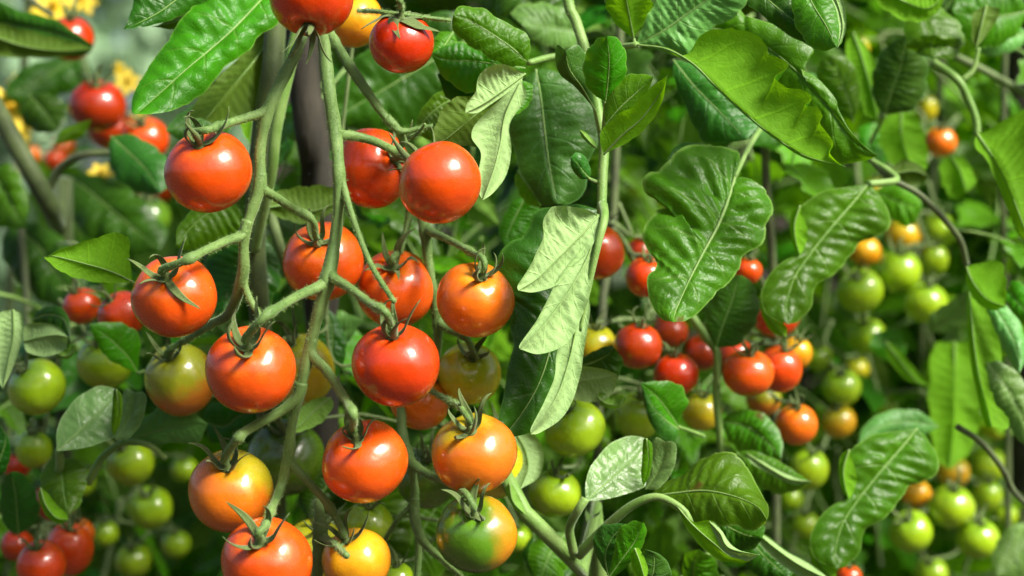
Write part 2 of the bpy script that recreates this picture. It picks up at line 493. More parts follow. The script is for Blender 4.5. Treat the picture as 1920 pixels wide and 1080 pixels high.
LEAF_SEED = [100]
def HL(plant, mat, face, mid, L, Rr, d0, d1, eL=0.3, eR=0.3, label=None, pet=None, pr=4.0, nu=60, nv=8, kind='leaf', **kw):
    """A leaf placed where it hangs: midrib and margins as points (photo px, photo py, extra cm away)."""
    LEAF_SEED[0] += 1
    kw['quilt'] = kw.get('quilt', .15) * 1.15
    if mat == 'pale': kw.setdefault('ser', .0); kw.setdefault('curl', .22)
    if mat == 'cup' or nu < 30: kw.setdefault('ser', .03)
    nu = int(nu * 1.25)
    L = [mid[0]] + list(L) + [mid[-1]]; Rr = [mid[0]] + list(Rr) + [mid[-1]]
    Mw = catmull(to_world(mid, d0, d1), nu)
    Lw = catmull(to_world(L, d0, d1, eL), nu); Rw = catmull(to_world(Rr, d0, d1, eR), nu)
    view = norm(-(Mw[len(Mw) // 2] - np.array([0, 0, CAM_H])))
    top = view if face == 'top' else -view
    V, Fc, UV = blade_arrays(Mw, Lw, Rw, nv=nv, top_dir=top, seed=LEAF_SEED[0], **kw)
    org = Mw[0].copy()
    me = mesh_from(kind, V - org, Fc, UV)
    o = link(kind, me, LM[mat], None, label)
    o.location = tuple(org)
    if plant is not None:
        o.parent = plant; o.location = tuple(org - np.array(plant.location))
    # midrib as a raised cord on the lower side, running into the petiole
    W = np.linalg.norm(Rw - Lw, axis=1).max()
    mb = MB()
    off = -norm(top) * 0.0004
    rr = np.linspace(1.0, 0.15, nu) * max(0.0006, min(0.0014, W * 0.016))
    mb.add(*tube(Mw + off - org, rr, 6))
    mb.build('midrib', SM['fresh'], o)
    if pet:
        pts = np.array([P(*p) if len(p) == 3 and p[2] < 5 else P(p[0], p[1], d0) for p in pet])
        pts = np.vstack([pts, Mw[0]])
        path = catmull(pts, 16)
        mb = MB(); mb.add(*tube(path - org, np.linspace(pr, pr * 0.75, 16) / F * d0, 8))
        mb.build('petiole', SM['fresh'], o)
    return o

def ring_leaf_variant(i, size=0.065, lobed=True):
    """A free leaflet along +X, top +Z."""
    r = np.random.RandomState(500 + i)
    nu = 27; u = np.linspace(0, 1, nu)
    w = 0.27 * np.sin(np.pi * np.clip(u, 0, 1) ** 0.72) ** 0.9 * (1 - 0.25 * u) * 1.25
    tooth = 0.16 * (np.mod(-u * 6.5 + r.uniform(0, 1), 1.0) - .5)
    lob = 1 + tooth + (0.20 * np.sin(u * 2 * np.pi * 2.6 + r.uniform(0, 6)) if lobed else 0)
    lob2 = 1 + tooth + (0.20 * np.sin(u * 2 * np.pi * 3.0 + r.uniform(0, 6)) if lobed else 0)
    droop = r.uniform(0.15, 0.5); side = r.uniform(-0.12, 0.12); fold = r.uniform(-0.15, 0.55)
    M = np.stack([u, side * u * u, -droop * u * u], 1)
    L = M + np.stack([0.06 * w, w * lob, w * fold], 1); Rr = M + np.stack([0.06 * w, -w * lob2, w * fold], 1)
    V, Fc, UV = blade_arrays(M * size, L * size, Rr * size, nv=3, veins=6, quilt=0.12, arch=0.05, wav=0.08, top_dir=np.array([0, 0, 1.]), seed=i, ser=0)
    return V, Fc, UV

VAR = [ring_leaf_variant(i) for i in range(10)]
VAR_ME = {}
def var_mesh(i, mat):
    if (i, mat) not in VAR_ME:
        me = mesh_from('leaflet', *VAR[i]); me.materials.append(LM[mat]); VAR_ME[(i, mat)] = me
    return VAR_ME[(i, mat)]

# compound leaf templates: rachis mesh + leaflet matrices
TEMPL = []
for k in range(4):
    r = np.random.RandomState(40 + k)
    Lr = 0.15
    t = np.linspace(0, 1, 9)
    path = np.stack([Lr * t, 0.02 * np.sin(t * 2 + k), -0.05 * t ** 2 + 0.01 * np.sin(t * 3)], 1)
    mb = MB(); mb.add(*tube(path, np.linspace(0.0019, 0.0009, 9), 6))
    me = mesh_from('leaf', np.vstack(mb.v), mb.f); me.materials.append(SM['fresh'])
    mats = []
    for (tt, s, sc) in ((1, 0, 1.1), (0.72, 1, .85), (0.70, -1, .85), (0.40, 1, .7), (0.37, -1, .75), (0.55, 1, .3)):
        p = path[int(round(tt * 8))]
        M = Matrix.Translation(p) @ Matrix.Rotation(s * R_(r.uniform(50, 75)), 4, 'Z') @ Matrix.Rotation(R_(r.uniform(-10, 35)), 4, 'Y') @ Matrix.Rotation(R_(r.uniform(-30, 30)), 4, 'X') @ Matrix.Scale(sc, 4)
        mats.append((M, r.randint(10)))
    TEMPL.append((me, mats))

def compound(plant, base, yaw, pitch, roll, mat, scale=1.0, k=None):
    k = rng.randint(4) if k is None else k
    me, mats = TEMPL[k]
    o = link('leaf', me, None, plant)
    loc = np.asarray(base) - np.array(plant.location)
    o.matrix_local = Matrix.Translation(loc) @ Matrix.Rotation(yaw, 4, 'Z') @ Matrix.Rotation(pitch, 4, 'Y') @ Matrix.Rotation(roll, 4, 'X') @ Matrix.Scale(scale, 4)
    for M, vi in mats:
        c = link('leaflet', var_mesh(int(vi + rng.randint(10)) % 10, mat), None, o)
        c.matrix_local = M @ Matrix.Rotation(R_(rng.uniform(-15, 15)), 4, 'X')
    return o

# ------------------------------------------------------------------ tomatoes
def fruit_mesh(i):
    r = np.random.RandomState(900 + i); nt_, npn = 26, 40
    th = np.linspace(0, np.pi, nt_); V = []; Fc = []
    ph = r.uniform(0, 6.28, 3); a = r.uniform(0.004, 0.016, 2)
    for t in th:
        for q in range(npn):
            f = 2 * np.pi * q / npn
            s = math.sin(t)
            rr = s ** 0.96 * (1 + a[0] * math.cos(5 * f + ph[0]) * (1 + math.cos(t)) + a[1] * math.cos(2 * f + ph[1]))
            z = 0.93 * math.cos(t)
            if z > 0: z -= 0.17 * math.exp(-(rr / 0.27) ** 2) + 0.010 * math.cos(5 * f + ph[0]) * math.exp(-((rr - .4) / .25) ** 2)
            else: z += 0.02 * math.exp(-(rr / 0.2) ** 2)
            V.append((rr * math.cos(f), rr * math.sin(f), z))
    for i_ in range(nt_ - 1):
        for q in range(npn):
            a_ = i_ * npn + q; b_ = i_ * npn + (q + 1) % npn
            Fc.append((a_, a_ + npn, b_ + npn, b_))
    return V, Fc
FR = [fruit_mesh(i) for i in range(4)]
FR_ME = {}
def fr_mesh(i, mat):
    if (i, mat.name) not in FR_ME:
        me = mesh_from('fruit', *FR[i]); me.materials.append(mat); FR_ME[(i, mat.name)] = me
    return FR_ME[(i, mat.name)]

def sepal(i):
    r = np.random.RandomState(300 + i); n = 12; t = np.linspace(0, 1, n)
    a0, a1, cu = [(.3, 1.1, -2.4), (.1, .95, 2.4), (.4, 1.2, -.8), (.05, .75, 1.2), (.0, -.2, -.6), (.6, 1.25, 3.6)][i % 6]; ln = r.uniform(1.0, 1.35)
    sm = np.clip(t / .45, 0, 1); ang = a0 + (a1 - a0) * sm * sm * (3 - 2 * sm) + cu * np.clip(t - .45, 0, 1) ** 1.5 * 1.15
    dx = np.cos(ang); dz = np.sin(ang)
    x = 0.04 + np.concatenate([[0], np.cumsum(dx[1:])]) * ln / n
    z = 0.80 + np.concatenate([[0], np.cumsum(dz[1:])]) * ln / n
    for k in range(n):                              # keep it just clear of the fruit's shoulder
        rr = min(0.99, x[k]); zs = 0.93 * math.sqrt(1 - rr ** 2) - 0.17 * math.exp(-(rr / 0.27) ** 2)
        z[k] = max(z[k], zs + 0.025)
    y = 0.20 * np.sin(t * 2.5 + r.uniform(0, 6)) * t
    path = np.stack([x, y, z], 1)
    T = norm(np.gradient(path, axis=0)); side = np.tile(np.array([0, 1., 0]), (n, 1)); Nn = norm(np.cross(T, side))
    w = 0.080 * (1 - t) ** 0.55 * (0.75 + 0.6 * np.sin(np.pi * t)) + 0.004; V = []; Fc = []
    for k in range(n):
        th_ = 0.016
        for a_, b_ in ((-1, 0.28), (-0.5, 0.1), (0, 0), (0.5, 0.1), (1, 0.28)):
            V.append(path[k] + side[k] * w[k] * a_ + Nn[k] * (-w[k] * b_ * -1.0))
        for a_, b_ in ((0.5, 0.1), (0, 0), (-0.5, 0.1)):
            V.append(path[k] + side[k] * w[k] * a_ + Nn[k] * (w[k] * b_ - th_))
    for k in range(n - 1):
        for q in range(8):
            a_ = k * 8 + q; b_ = k * 8 + (q + 1) % 8
            Fc.append((a_, b_, b_ + 8, a_ + 8))
    Fc.append(tuple(range(7, -1, -1))); Fc.append(tuple(range((n - 1) * 8, n * 8)))
    me = mesh_from('sepal', V, Fc); me.materials.append(SM['calyx']); return me
SEP = [sepal(i) for i in range(12)]
cb = MB()
cb.add(*tube([(0, 0, 0.72), (0, 0, 0.79), (0, 0, 0.84), (0.005, 0, 0.93), (0.01, 0, 1.06)], [0.15, 0.17, 0.115, 0.075, 0.062], 10))
CAL_ME = mesh_from('calyx', np.vstack(cb.v), cb.f); CAL_ME.materials.append(SM['calyx'])

TOM = {}
def tomato(key, cx, cy, r, d, mat, label, ax=None, ratio=1.0, seps=5, spin=None, grad=None, group=None, lift=None):
    c = P(cx, cy, d); Rw = r / F * d
    if ax is None: ax = (rng.uniform(-.15, .15), rng.uniform(.7, .85))
    a2 = ax[0] ** 2 + ax[1] ** 2
    back = len(ax) > 2
    A = Vector((ax[0], (-1 if not back else 1) * math.sqrt(max(0.02, 1 - a2)), ax[1])).normalized()
    root = empty('tomato', c, label, 'tomato', group)
    q = A.to_track_quat('Z', 'Y') @ Matrix.Rotation(rng.uniform(0, 6.28) if spin is None else R_(spin), 3, 'Z').to_quaternion()
    root.rotation_mode = 'QUATERNION'; root.rotation_quaternion = q
    root.scale = (Rw, Rw, Rw * ratio)
    m = TM[mat]
    if grad is not None:
        m = m.copy(); m.name = 'tomato_' + key
        gl = q.inverted() @ Vector(grad).normalized()
        for n_ in m.node_tree.nodes:
            if n_.type == 'VECT_MATH': n_.inputs[1].default_value = gl
    link('fruit', fr_mesh(rng.randint(4), m), None, root)
    if seps:
        ca = link('calyx', CAL_ME, None, root)
        ph = rng.uniform(0, 6.28)
        for k in range(seps):
            s = link('sepal', SEP[[0, 1, 2, 3, 5, 6, 7, 8, 9, 11][rng.randint(10)]] if lift is None else SEP[lift[k % len(lift)]], None, ca)
            s.rotation_euler = (0, 0, ph + 2 * math.pi * k / seps + rng.uniform(-.25, .25))
            sc = rng.uniform(0.82, 1.15); s.scale = (sc, sc * (2.6 if key == 't3' else 1.1), 1)
    TOM[key] = (np.array(c), np.array(A), Rw)
    return root

# ripe fruit of the near trusses ---------------------------------------------------------
G1 = 'tomatoes on the near trusses'
T = lambda *a, **k: tomato(*a, group=G1, **k)
T('t1', 584, -8, 80, .965, 'red', 'red tomato cut by the top edge above the joint of the truss stems', (-.04, -.93), spin=20)
T('t2', 662, 36, 56, 1.06, 'yorg', 'yellow orange tomato half hidden behind two red ones at the top', (-.1, .8))
T('t3', 753, 80, 61, .99, 'red', 'red tomato at the top wearing a wide flat green calyx like a cap', (0.02, .86), lift=[4])
T('t4', 391, 321, 82, .97, 'red', 'red tomato at upper left of the near truss with calyx on its shoulder', (-.16, .72), ratio=.97)
T('t5', 697, 315, 76, 1.035, 'red', 'red tomato crossed by a thin stalk, left half of the touching red pair', (.72, .25))
T('t6', 825, 343, 78, .955, 'red', 'smooth red tomato showing no calyx, right one of the touching red pair', (-.55, .55, 1), ratio=1.02)
T('t7', 606, 490, 76, 1.03, 'orr', 'orange red tomato directly behind the forked grey green truss stem', (-.08, .55))
T('t8', 742, 542, 75, 1.045, 'orr', 'orange red tomato with spidery calyx above and behind the glossy red central one', (-.02, .66))
T('t9', 891, 562, 73, 1.0, 'org', 'orange tomato beside the dark curled leaf with its calyx raised like horns', (.22, .72))
T('t10', 327, 556, 79, .975, 'orr', 'orange red tomato at left with one sepal pointing down its front', (-.10, .55), spin=40, lift=[0, 4, 2, 5])
T('t11', 470, 693, 85, .955, 'orr', 'large bright orange red tomato with open calyx left of the central stem', (.02, .64), ratio=.97)
T('t12', 742, 684, 82, .95, 'red', 'glossy red tomato with two tall sepals in the middle of the truss', (-.06, .82))
T('t13', 338, 712, 66, 1.07, 'brn', 'bronze tomato with green shoulders in shade behind the left side of the truss', (-.2, .7), ratio=1.15)
T('t14', 562, 693, 66, 1.10, 'olv', 'olive yellow tomato mostly hidden behind the large orange red one and the stem', (-.2, .8), ratio=1.12)
T('t15', 787, 750, 58, 1.055, 'org', 'small orange tomato tucked below the glossy red central one', (.4, .8))
T('t16', 880, 700, 60, 1.05, 'ygr', 'yellow green tomato with dark calyx below the orange one beside the curled leaf', (.12, .6))
T('t17', 889, 850, 80, .975, 'orgy', 'orange tomato with olive shoulder under the tip of the curled leaf', (-.10, .74), ratio=.94, grad=(-.55, -.1, .8))
T('t18', 684, 865, 82, .965, 'orr', 'orange tomato with yellowish shoulder below the glossy red central one', (-.18, .72), ratio=.93, grad=(-.6, 0, .85))
T('t19', 433, 920, 81, .985, 'orgy', 'orange tomato with yellow green top and thin raised sepals at lower left of the truss', (-.02, .74), ratio=.97, grad=(.45, -.1, .85))
T('t20', 500, 1054, 86, .95, 'orr', 'bright orange red tomato cut by the bottom edge with curled calyx', (-.05, .66))
T('t21', 893, 1001, 76, .97, 'half', 'two toned tomato, green on its left half and orange yellow on its right half', (-.05, .68), ratio=.97, grad=(-1, -.3, 0))
T('t22', 668, 1052, 65, .985, 'yorg', 'yellow orange tomato at the bottom edge right of the hanging stem', (-.3, .8))
T('t23', 690, 985, 48, 1.075, 'grn', 'bright green tomato behind the yellow orange one near the bottom edge', (.1, .9))
T('t24', 592, 1035, 66, 1.07, 'olv', 'olive yellow tomato behind the hanging stem at the bottom edge', (.1, .9))
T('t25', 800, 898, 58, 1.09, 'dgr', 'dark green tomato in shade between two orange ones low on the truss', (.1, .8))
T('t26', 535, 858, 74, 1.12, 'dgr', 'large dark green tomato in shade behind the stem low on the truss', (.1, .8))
T('t27', 922, 872, 66, 1.07, 'ygr', 'yellow green tomato peeping out under the orange one with olive shoulder', (.2, .8))
T('t28', 968, 1008, 28, 1.2, 'grn', 'tiny green tomato just right of the two toned one', (.1, .9))
T('t29', 742, 1085, 34, 1.06, 'grn', 'green tomato showing only its top at the bottom edge near the stem', (.1, .9))
T('t30', 229, 590, 46, 1.13, 'red', 'small red tomato touching the left side of the orange red one with a drooping sepal', (-.5, .7))
T('t31', 154, 574, 36, 1.17, 'red', 'red tomato in shade, leftmost of the row under the small bright leaf', (-.3, .85))
# left background ------------------------------------------------------------------------
G2 = 'tomatoes behind on the left side'
T = lambda *a, **k: tomato(*a, group=G2, **k)
T('l1', 70, 726, 54, 1.14, 'grn', 'round green tomato at the left edge under the pale rolled leaf', (-.5, .7))
T('l2', 196, 680, 52, 1.19, 'grn', 'yellow green tomato partly behind a flat leaf near the left edge', (.0, .8))
T('l3', 63, 842, 34, 1.2, 'grn', 'small upright green tomato above a sliver of red at far left', (.0, .9), ratio=1.15)
T('l4', 32, 872, 27, 1.24, 'red', 'small red tomato showing behind the upright green one at far left', (.0, .9))
T('l5', 245, 868, 45, 1.24, 'grn', 'green tomato in the hollow under the arching pale leaf stalk', (-.3, .75))
T('l6', 282, 952, 42, 1.32, 'grn', 'green tomato left of the orange one with yellow green top', (-.1, .7))
T('l7', 196, 1000, 27, 1.4, 'grn', 'little green tomato right of the orange cluster at lower left', (.0, .9))
T('l8', 250, 1052, 34, 1.38, 'grn', 'bright green tomato at the bottom edge left of the near truss', (.0, .9))
T('l9', 78, 1058, 47, 1.14, 'orr', 'orange red tomato in front of the cluster at the lower left corner', (-.1, .85))
T('l10', 130, 1030, 46, 1.17, 'orr', 'orange red tomato in the middle of the lower left cluster', (.1, .9), ratio=1.2)
T('l11', 150, 1000, 28, 1.2, 'org', 'orange tomato with yellow top at the right of the lower left cluster', (.0, .9), ratio=1.1)
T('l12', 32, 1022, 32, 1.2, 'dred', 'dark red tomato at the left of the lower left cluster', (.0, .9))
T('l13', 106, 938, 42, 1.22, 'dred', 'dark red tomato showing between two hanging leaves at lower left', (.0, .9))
T('l14', 183, 198, 53, 1.36, 'dred', 'dark red tomato with calyx in the blurred upper left', (.1, .85), ratio=.95)
T('l15', 208, 242, 42, 1.42, 'dred', 'deep red tomato in shade below the blurred dark red one', (.1, .9))
T('l16', 272, 262, 44, 1.38, 'orr', 'pinkish orange tomato behind the dark rounded leaf in the upper left', (.0, .7))
T('l17', 132, 72, 44, 1.36, 'red', 'red tomato crossed by a dark leaf near the top left corner', (.1, .9))
T('l18', 56, 292, 22, 1.6, 'org', 'small orange tomato blurred at the far left above the thick stem', (.0, .9))
T('l19', 104, 300, 22, 1.62, 'orr', 'small orange red tomato blurred, middle one of three above the thick stem', (.0, .9))
T('l20', 118, 276, 22, 1.7, 'org', 'small orange tomato blurred, right one of three above the thick stem', (.0, .9))
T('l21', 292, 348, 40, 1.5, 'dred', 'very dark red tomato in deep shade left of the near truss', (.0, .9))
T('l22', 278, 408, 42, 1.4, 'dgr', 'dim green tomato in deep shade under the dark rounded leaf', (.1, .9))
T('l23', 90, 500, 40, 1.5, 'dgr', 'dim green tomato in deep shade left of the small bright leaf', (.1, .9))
# middle -----------------------------------------------------------------------------------
G3 = 'tomatoes in the middle distance'
T = lambda *a, **k: tomato(*a, group=G3, **k)
T('m1', 1120, 473, 52, 1.13, 'red', 'red tomato peeping from behind the right margin of the pale curled leaf', (.1, .9), ratio=1.06)
T('m2', 1212, 520, 40, 1.17, 'red', 'red tomato at the chewed edge of the large glossy leaf', (.1, .9))
T('m3', 1202, 472, 28, 1.25, 'dred', 'dark red tomato above the one at the chewed leaf edge', (.1, .9))
T('m4', 1196, 649, 46, 1.14, 'dred', 'matt dark red tomato in the middle distance left of the brighter red one', (.1, .95))
T('m5', 1267, 702, 43, 1.15, 'red', 'bright red tomato above the small folded green leaf', (-.1, .95))
T('m6', 1256, 622, 34, 1.28, 'dred', 'deep red tomato in shade under the tip of the large glossy leaf', (.1, .9))
T('m7', 1316, 662, 36, 1.28, 'dred', 'deep red tomato in shade behind the hanging stalk', (.1, .9))
T('m8', 1113, 649, 44, 1.16, 'olv', 'olive yellow tomato beside the pale curled leaf', (.1, .9))
T('m9', 1078, 804, 58, 1.10, 'grn', 'large round green tomato right of the tip of the curled leaf', (-.45, .75), ratio=.93)
T('m10', 1196, 780, 44, 1.18, 'grn', 'green tomato half behind the small folded leaf', (.1, .9), ratio=1.1)
T('m11', 1316, 772, 38, 1.2, 'olv', 'dull olive tomato with green shoulders behind the hanging stalk', (.1, .9))
T('m12', 1040, 925, 49, 1.11, 'grn', 'smooth green tomato left of the folded pale leaf at the bottom', (.1, .9), ratio=.97)
T('m13', 1403, 699, 49, 1.15, 'orr', 'orange red tomato in front of the ripe cluster at centre right', (.05, .9), ratio=.94)
T('m14', 1462, 692, 43, 1.18, 'orr', 'orange red tomato in the middle of the ripe cluster at centre right', (.2, .9), ratio=1.1)
T('m15', 1494, 662, 30, 1.21, 'yorg', 'yellow orange tomato at the right end of the ripe cluster', (.1, .9), ratio=1.1)
T('m16', 1378, 672, 36, 1.22, 'dred', 'dark red tomato at the left end of the ripe cluster', (.1, .9), ratio=1.15)
T('m17', 1403, 508, 26, 1.2, 'red', 'small red tomato between the large glossy leaf and the curly leaf', (.1, .9))
T('m18', 1455, 592, 44, 1.24, 'red', 'red tomato mostly covered by the lower end of the curly leaf', (.1, .9))
T('m19', 1432, 748, 34, 1.25, 'brn', 'bronze tomato underneath the ripe cluster', (.1, .9))
T('m20', 1494, 796, 40, 1.2, 'org', 'single orange tomato below the ripe cluster', (-.1, .9), ratio=1.05)
# right background -------------------------------------------------------------------------
G4 = 'tomatoes behind on the right side'
T = lambda *a, **k: tomato(*a, group=G4, **k)
T('r1', 1578, 726, 37, 1.36, 'grn', 'green tomato right of the ripe cluster', (-.1, .8))
T('r2', 1572, 790, 33, 1.36, 'yel', 'green and yellow tomato below the green one right of the ripe cluster', (-.2, .8))
T('r3', 1534, 672, 26, 1.45, 'grn', 'small green tomato just behind the right end of the ripe cluster', (.0, .9))
T('r4', 1516, 880, 38, 1.3, 'grn', 'green tomato in shade above the spotted leaf edge', (.1, .9), ratio=1.15)
T('r5', 1612, 545, 44, 1.36, 'grn', 'green tomato directly right of the curly leaf end', (-.3, .7))
T('r6', 1626, 630, 36, 1.42, 'grn', 'green tomato hanging below the one beside the curly leaf', (-.2, .8))
T('r7', 1622, 472, 30, 1.4, 'yorg', 'yellow orange tomato at the right margin of the curly leaf', (.0, .9))
T('r8', 1694, 440, 34, 1.45, 'yel', 'yellow tomato on the upper right cluster under a bright leaf', (.0, .9))
T('r9', 1686, 508, 42, 1.38, 'grn', 'large green tomato under the yellow one on the upper right cluster', (.0, .9))
T('r10', 1736, 568, 41, 1.36, 'grn', 'green tomato lowest on the upper right cluster', (.1, .9))
T('r11', 1750, 488, 28, 1.45, 'grn', 'narrow green tomato right of the large one on the upper right cluster', (.0, .9), ratio=1.2)
T('r12', 1762, 432, 34, 1.5, 'grn', 'green tomato by the dark curved stem on the upper right cluster', (.0, .9))
T('r13', 1764, 266, 30, 1.42, 'org', 'lone orange tomato hanging in the blurred upper right', (.0, .9))
T('r14', 1612, 92, 18, 1.45, 'ygr', 'small yellow green tomato between leaves near the top edge at right', (.0, .9), ratio=1.5)
T('r15', 1738, 205, 20, 1.5, 'ygr', 'pale yellow green tomato above the lone orange one', (.0, .9), ratio=1.4)
T('r16', 1716, 925, 29, 1.36, 'yorg', 'yellow orange tomato at the margin of the lower curly leaf', (.0, .9))
T('r17', 1788, 885, 31, 1.42, 'yel', 'yellow tomato on the lower right cluster', (.0, .9))
T('r18', 1784, 950, 43, 1.34, 'grn', 'large green tomato under the yellow one on the lower right cluster', (.0, .9))
T('r19', 1852, 872, 35, 1.45, 'grn', 'green tomato by the dark twig on the lower right cluster', (.0, .9))
T('r20', 1852, 930, 27, 1.42, 'grn', 'narrow green tomato right of the large one on the lower right cluster', (.0, .9), ratio=1.2)
T('r21', 1708, 996, 41, 1.34, 'grn', 'green tomato with shaggy calyx beside the lower curly leaf', (-.3, .7))
T('r22', 1834, 1010, 40, 1.34, 'grn', 'green tomato at the lower right corner of the cluster', (.0, .9))
T('r23', 1745, 1075, 32, 1.42, 'grn', 'green tomato cut by the bottom edge under the lower right cluster', (-.2, .8))
T('r24', 1510, 985, 27, 1.42, 'grn', 'small green tomato above the pale edged leaf at the bottom', (.0, .9))
T('r25', 1592, 1082, 24, 1.25, 'red', 'red tomato showing only a speck under the tip of the lower curly leaf', (.0, .9))
T('r26', 1562, 1000, 26, 1.5, 'grn', 'small blurred green tomato left of the lower curly leaf', (.0, .9))
T('r27', 1860, 800, 26, 1.55, 'ygr', 'yellow green tomato under the long hanging leaf at right', (.0, .9))
T('r28', 1770, 680, 24, 1.6, 'ygr', 'dim yellow green tomato behind the large bright leaf', (.0, .9))

T('r29', 1482, 935, 24, 1.44, 'grn', 'small green tomato behind the spotted leaf edge near the bottom', (.0, .9))
T('r30', 1540, 1052, 26, 1.46, 'grn', 'green tomato at the bottom edge left of the red speck', (.0, .9))
T('r31', 1658, 762, 26, 1.52, 'grn', 'green tomato above the upper end of the lower curly leaf', (.0, .9))
T('r32', 1606, 692, 24, 1.5, 'ygr', 'yellowish green tomato between the ripe cluster and the hanging green pair', (.0, .9))
T('r33', 1884, 965, 24, 1.5, 'grn', 'green tomato close to the right edge beside the lower right cluster', (.0, .9))
T('r34', 1640, 352, 20, 1.55, 'ygr', 'yellowish tomato peeping over the top of the curly leaf', (.0, .9))
T('r35', 1400, 1010, 24, 1.4, 'grn', 'green tomato under the broad brown spotted leaf', (.0, .9))
T('l24', 152, 905, 28, 1.38, 'grn', 'little green tomato behind the dark leaf at lower left', (.0, .9))
T('l25', 330, 1020, 28, 1.42, 'grn', 'little green tomato just left of the bright one cut by the bottom edge', (.0, .9))
T('l26', 345, 880, 26, 1.42, 'grn', 'dim green tomato between the arching leaf stalk and the near truss', (.0, .9))
T('t32', 690, 905, 40, 1.12, 'ygr', 'yellow green tomato hidden behind the orange one with yellowish shoulder', (.1, .9))

# ------------------------------------------------------------------ fruit trusses
def W3(p, dflt=1.0):
    return P(p[0], p[1], p[2] if len(p) > 2 else dflt)

def hairs(path, rad, n, ln, seed):
    r = np.random.RandomState(seed); V = []; Fc = []
    m = len(path); T_ = norm(np.gradient(path, axis=0))
    for i in range(n):
        k = r.randint(m - 1); a = r.rand(); p = path[k] * (1 - a) + path[k + 1] * a
        d = norm(np.cross(T_[k], r.normal(size=3))); d2 = norm(d + 0.35 * r.normal(size=3))
        q = p + d * rad[k] * 0.95; L_ = ln * r.uniform(.4, 1.2)
        s = norm(np.cross(d2, r.normal(size=3))) * 0.00009
        b = len(V); V += [q - s, q + s, q + d2 * L_]; Fc.append((b, b + 1, b + 2))
    return V, Fc

def truss(label, main, branches, mat='truss', d=1.0, hair=True, seed=1, name='fruit_truss', cat='fruit truss', group='stalks carrying the tomatoes'):
    """main: list of (px, py, depth, radius px); branches: (points, r0, r1, tomato key)."""
    org = W3(main[0], d)
    root = empty(name, org, label, cat, group)
    allp = []
    p3 = np.array([W3(m, d) for m in main]); n = 8 * len(main)
    rp = catmull([(m[3] / F * m[2] * .72, 0, 0) for m in main], n)[:, 0]
    path = catmull(p3, n)
    rr = rp * (1 + 0.05 * np.sin(np.arange(n) * 1.1 + seed))
    # swollen nodes where branches leave
    for b in branches:
        q = W3(b[0][0], d)
        dist = np.linalg.norm(path - q, axis=1)
        rr = rr * (1 + 0.14 * np.exp(-(dist / 0.006) ** 2))
    mb = MB(); mb.add(*tube(path, rr, 20, ridge=.05)); mb.build('stem', SM[mat], root, origin=org)
    allp.append((path, rr)); mpath = path
    for b in branches:
        pts = [W3(q, d) for q in b[0]]
        if b[3]:
            c, A, Rw = TOM[b[3]]
            pts += [c + A * Rw * 1.15, c + A * Rw * 1.0]
        di = np.linalg.norm(mpath - pts[0], axis=1); i0 = int(di.argmin())
        i1 = i0
        while i1 > 0 and np.linalg.norm(mpath[i1] - mpath[i0]) < 0.007: i1 -= 1
        if di[i0] < 0.004 and i1 < i0: pts = [mpath[i1]] + [pts[0] * .6 + (pts[1] if len(pts) > 1 else pts[0]) * .1 + mpath[i0] * .3] + pts[1:]
        path = catmull(pts, 6 * len(pts))
        m_ = len(path); t = np.linspace(0, 1, m_)
        r0 = b[1] / F * d * .74; r1 = b[2] / F * d * .74
        rad = r0 + (r1 - r0) * t
        rad = rad * (1 + 0.35 * np.exp(-(t / 0.22) ** 2))
        if b[3]: rad = rad * (1 + 0.38 * np.exp(-((t - 0.68) / 0.05) ** 2) - 0.12 * np.exp(-((t - 0.76) / 0.03) ** 2))
        mb = MB(); mb.add(*tube(path, rad, 14, ridge=.04)); mb.build('pedicel' if b[3] else 'side_stem', SM[mat], root, origin=org)
        allp.append((path, rad))
    if hair:
        mb = MB()
        for i, (pth, rd) in enumerate(allp):
            ln = np.linalg.norm(np.diff(pth, axis=0), axis=1).sum()
            mb.add(*hairs(pth, rd, int(ln * 11000), 0.0019, seed * 10 + i))
        h = mb.build('stem_hair', SM['fresh'], root, origin=org, smooth=False); h['kind'] = 'stuff'
    return root

